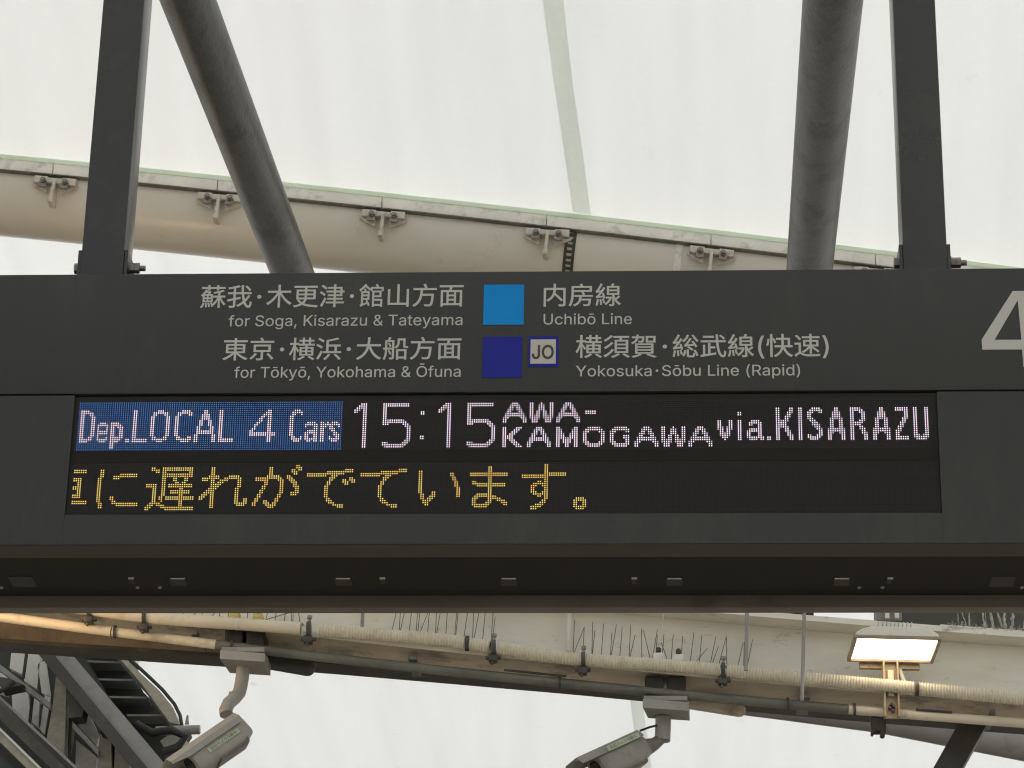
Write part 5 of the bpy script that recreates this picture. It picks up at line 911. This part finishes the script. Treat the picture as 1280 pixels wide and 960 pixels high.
MB().tube([z(829, 890.5, YG - 0.03), z(829, 897, YG - 0.03)], 0.027, 20).build('neck_flange', M['cctvd'], c2, True)
MB().tube([z(829, 905, YG - 0.04), z(812, 909, YG - 0.05), z(800, 913.5, YG - 0.06)], 0.0035, 8).build('camera_cable', M['black'], c2, True)
MB().tube([z(291, 866, YG - 0.055), z(290, 869, YG - 0.055)], 0.012, 14).build('neck_knob', M['cctv'], c1, True)
for par, xs in ((c1, (294, 323)), (c2, (823, 848))):
    for x in xs:
        p = at(x, cy(x) - 9, YG - 0.05)
        MB().cbox((p.x - 0.016, p.y - 0.02, p.z - 0.012), (p.x + 0.016, p.y + 0.02, p.z + 0.010), 0.003).build('clamp_foot', M['yellow'] if par is c1 else M['alu'], par, True)
        q = MB(); q.tube([(p.x, p.y, p.z), (p.x, p.y, p.z + 0.034)], 0.004, 8); q.tube([(p.x, p.y, p.z + 0.018), (p.x, p.y, p.z + 0.030)], 0.0085, 6); q.build('clamp_bolt', M['dark'], par)
# capped tubes beside the mounts
def capped(x0, y0, x1, y1, r, m, lab):
    A = at(x0, y0, YG + 0.08); B = at(x1, y1, YG + 0.02); d = (B - A).normalized(); pts = [A]; rad = [r]
    for k in range(7):
        a = k / 6 * math.pi / 2; pts.append(B - d * r * (1 - math.sin(a)) * 1.0); rad.append(max(0.0015, r * math.cos(a)))
    MB().tube(pts, r, 24, True, rad).build('capped_tube', m, None, True, label=lab, category='tube', group='capped tubes hanging under the girder')
capped(318, 824, 393, 837, 0.0245, M['dark'], 'dark round ended tube right of the left camera mount')
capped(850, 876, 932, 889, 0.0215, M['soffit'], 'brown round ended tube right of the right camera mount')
# ---------------------------------------------------------------- far pipe and strut at the lower right
MB().tube([at(x, y, 9.0) for x, y in ((700, 832), (860, 866), (980, 881), (1100, 897), (1280, 932), (1500, 980), (1800, 1055))], 0.075, 28).build('far_pipe', M['steel'], None, True,
    label='shaded grey arched pipe behind the right end of the girder', category='roof beam')
MB().cbox((-0.039, -0.039, -4.6), (0.039, 0.039, 0.0), 0.004, frame_of(Vector((0, -1, 0)), (at(1216, 908, YG + 0.15) - at(1184, 965, YG + 0.15)), at(1217, 905, YG + 0.15))).build('strut', M['dark'], None, False,
    label='dark square strut dropping from the girder at the lower right', category='strut')
# ---------------------------------------------------------------- footbridge stair enclosure far behind, lower left
YF = 8.0
fb_ = thing('footbridge_stairs', 'dark footbridge staircase with pale panels seen at the lower left behind the girder', 'footbridge stairs', at(100, 1000, YF + 0.4))
def pr(name, m, poly, Y, t, par=fb_): return MB().prism(poly, Y, t).build(name, m, par)
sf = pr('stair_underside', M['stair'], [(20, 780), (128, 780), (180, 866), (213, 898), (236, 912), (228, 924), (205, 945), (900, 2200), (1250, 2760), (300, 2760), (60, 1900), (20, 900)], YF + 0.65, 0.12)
for (x0, y0, x1, y1) in ((92, 826, 152, 828), (118, 849, 168, 850), (134, 871, 184, 872), (158, 894, 206, 894), (108, 803, 139, 804)):
    pr('stair_rib', M['steel'], [(x0, y0 - 1.2), (x1, y1 - 1.2), (x1 + 1, y1 + 1.2), (x0 + 1, y0 + 1.2)], YF + 0.52, 0.12, sf)
pr('eaves_fascia', M['stone'], [(120, 788), (140, 812), (178, 856), (212, 903), (224, 905), (216, 884), (200, 864), (176, 842), (158, 824), (146, 810), (130, 788)], YF + 0.40, 0.16)
MB().tube([at(x, y, YF + 0.42) for x, y in ((130, 785), (148, 810), (162, 824), (181, 841), (203, 862), (218, 880), (225, 894), (228, 910))], 0.0085, 10).build('eaves_gutter', M['stair'], fb_, True)
pr('end_wall', M['wallw'], [(146, 790), (169, 790), (169, 830), (160, 826), (146, 812)], YF + 0.60, 0.1)
MB().tube([at(195, 914, YF + 0.3), at(250, 912, YF + 0.3)], 0.022, 18).build('pipe_stub', M['steel'], fb_, True)
MB().tube([at(x, y, YF + 0.25) for x, y in ((170, 905), (190, 916), (214, 912), (232, 921), (222, 934), (204, 940))], 0.02, 10).build('drain_elbow', M['black'], fb_, True)
pr('bird_spike', M['steel'], [(231, 905), (233, 895), (235, 893), (236, 905)], YF + 0.3, 0.01)
pr('bracket_scrap', M['wallw'], [(200, 926), (216, 915), (230, 922), (240, 934), (225, 940), (208, 938)], YF + 0.34, 0.05)
# pale wall panels and columns
WP = [[(18, 780), (35, 780), (28, 843), (12, 835)], [(38, 780), (55, 780), (46, 861), (30, 851)], [(14, 858), (34, 860), (40, 905), (16, 892)], [(-30, 838), (12, 842), (9, 868), (-30, 855)],
      [(47, 830), (56, 826), (62, 870), (52, 866)], [(100, 890), (112, 893), (124, 920), (120, 931), (98, 908)], [(95, 925), (120, 945), (120, 975), (94, 970)], [(86, 897), (93, 897), (86, 945), (82, 946)],
      [(56, 868), (64, 872), (58, 918), (50, 912)], [(40, 868), (50, 870), (48, 908), (38, 902)]]
for p in WP: pr('wall_panel', M['wallw'], p, YF + 0.30, 0.05)
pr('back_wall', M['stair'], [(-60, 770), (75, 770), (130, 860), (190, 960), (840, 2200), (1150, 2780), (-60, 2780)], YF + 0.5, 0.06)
pr('column', M['stone'], [(70, 845), (83, 859), (82, 900), (80, 945), (58, 925), (66, 880)], YF + 0.16, 0.14)
pr('column', M['stone'], [(125, 914), (139, 916), (140, 990), (119, 990)], YF + 0.16, 0.12)
pr('column', M['stone'], [(144, 925), (160, 938), (158, 1000), (141, 990)], YF + 0.18, 0.12)
for a, b_ in (((-12, 826), (64, 884)), ((92, 908), (124, 942))):
    MB().sweep([(-0.02, -0.014), (-0.02, 0.014), (0.02, 0.014), (0.02, -0.014)], [at(*a, YF + 0.12), at(*b_, YF + 0.12)]).build('hand_rail', M['steel'], fb_)
for x0, y0, x1, y1 in ((37, 790, 29, 848), (41, 868, 37, 905), (66, 870, 57, 925), (88, 898, 86, 970), (141, 920, 139, 980)):
    MB().tube([at(x0, y0, YF + 0.2), at(x1, y1, YF + 0.2)], 0.008, 8).build('mullion', M['stair'], fb_)
for p in ([(83, 868), (108, 872), (103, 896), (88, 897)], [(-5, 845), (12, 848), (30, 856), (18, 858), (2, 862)], [(124, 905), (136, 909), (134, 915), (124, 914)]):
    pr('junction_box', M['dark'], p, YF + 0.05, 0.1)
def slanted(name, a, b, Y, w, d, m1_, m2_):
    """box beam: face towards the camera m1_, dark underside m2_"""
    A = at(*a, Y); B = at(*b, Y); f = (B - A).normalized(); n = Vector((f.z, 0, -f.x))
    if n.z < 0: n = -n
    def q(o, u, v): return o + n * u + Vector((0, v, 0))
    vs = [q(A, 0, 0), q(A, w, 0), q(A, w, d), q(A, 0, d), q(B, 0, 0), q(B, w, 0), q(B, w, d), q(B, 0, d)]
    o = MB().add(vs, [(0,3,2,1),(4,5,6,7),(0,1,5,4),(1,2,6,5),(2,3,7,6),(3,0,4,7)]).build(name, m1_, fb_)
    return o
slanted('stringer_beam', (49, 800), (1516, 2540), YF, 0.072, 0.24, M['steel'], M['stair'])
slanted('stringer_shade', (38, 805), (1462, 2538), YF - 0.02, 0.052, 0.02, M['dark'], M['stair'])  # dark strip paints the shaded underside of the beam
slanted('stringer_beam', (-20, 856), (1940, 2662), YF, 0.012, 0.20, M['steel'], M['stair'])
slanted('stringer_shade', (-30, 870), (1790, 2634), YF - 0.02, 0.05, 0.02, M['dark'], M['stair'])  # second beam's underside shade, again as a dark strip
slanted('lower_fascia', (-30, 898), (1620, 2503), YF - 0.04, 0.045, 0.05, M['stone'], M['stair'])
slanted('lower_fascia_lip', (-28, 886), (1634, 2504), YF - 0.06, 0.010, 0.05, M['wallw'], M['stair'])
MB().tube([at(x, y, YF - 0.1) for x, y in ((-20, 870), (-4, 866), (8, 860), (18, 852))], 0.012, 8).build('loose_cable', M['black'], fb_, True)
pr('recess_shade_slab', M['stair'], [(-40, 905), (60, 1000), (-40, 1010)], YF - 0.03, 0.05)  # flat dark slab paints the shade of an open recess
# ---------------------------------------------------------------- platform and ground
MB().box((-60, -14, -0.3), (60, 8, 0.0)).build('platform', M['concrete'], None, kind='structure')
g_ = MB().add([(-900, -900, -1.1), (900, -900, -1.1), (900, 900, -1.1), (-900, 900, -1.1)], [(0, 1, 2, 3)]).build('ground', M['gravel'], None, kind='structure')
for o in (near, far): o['group'] = 'translucent roof membranes'
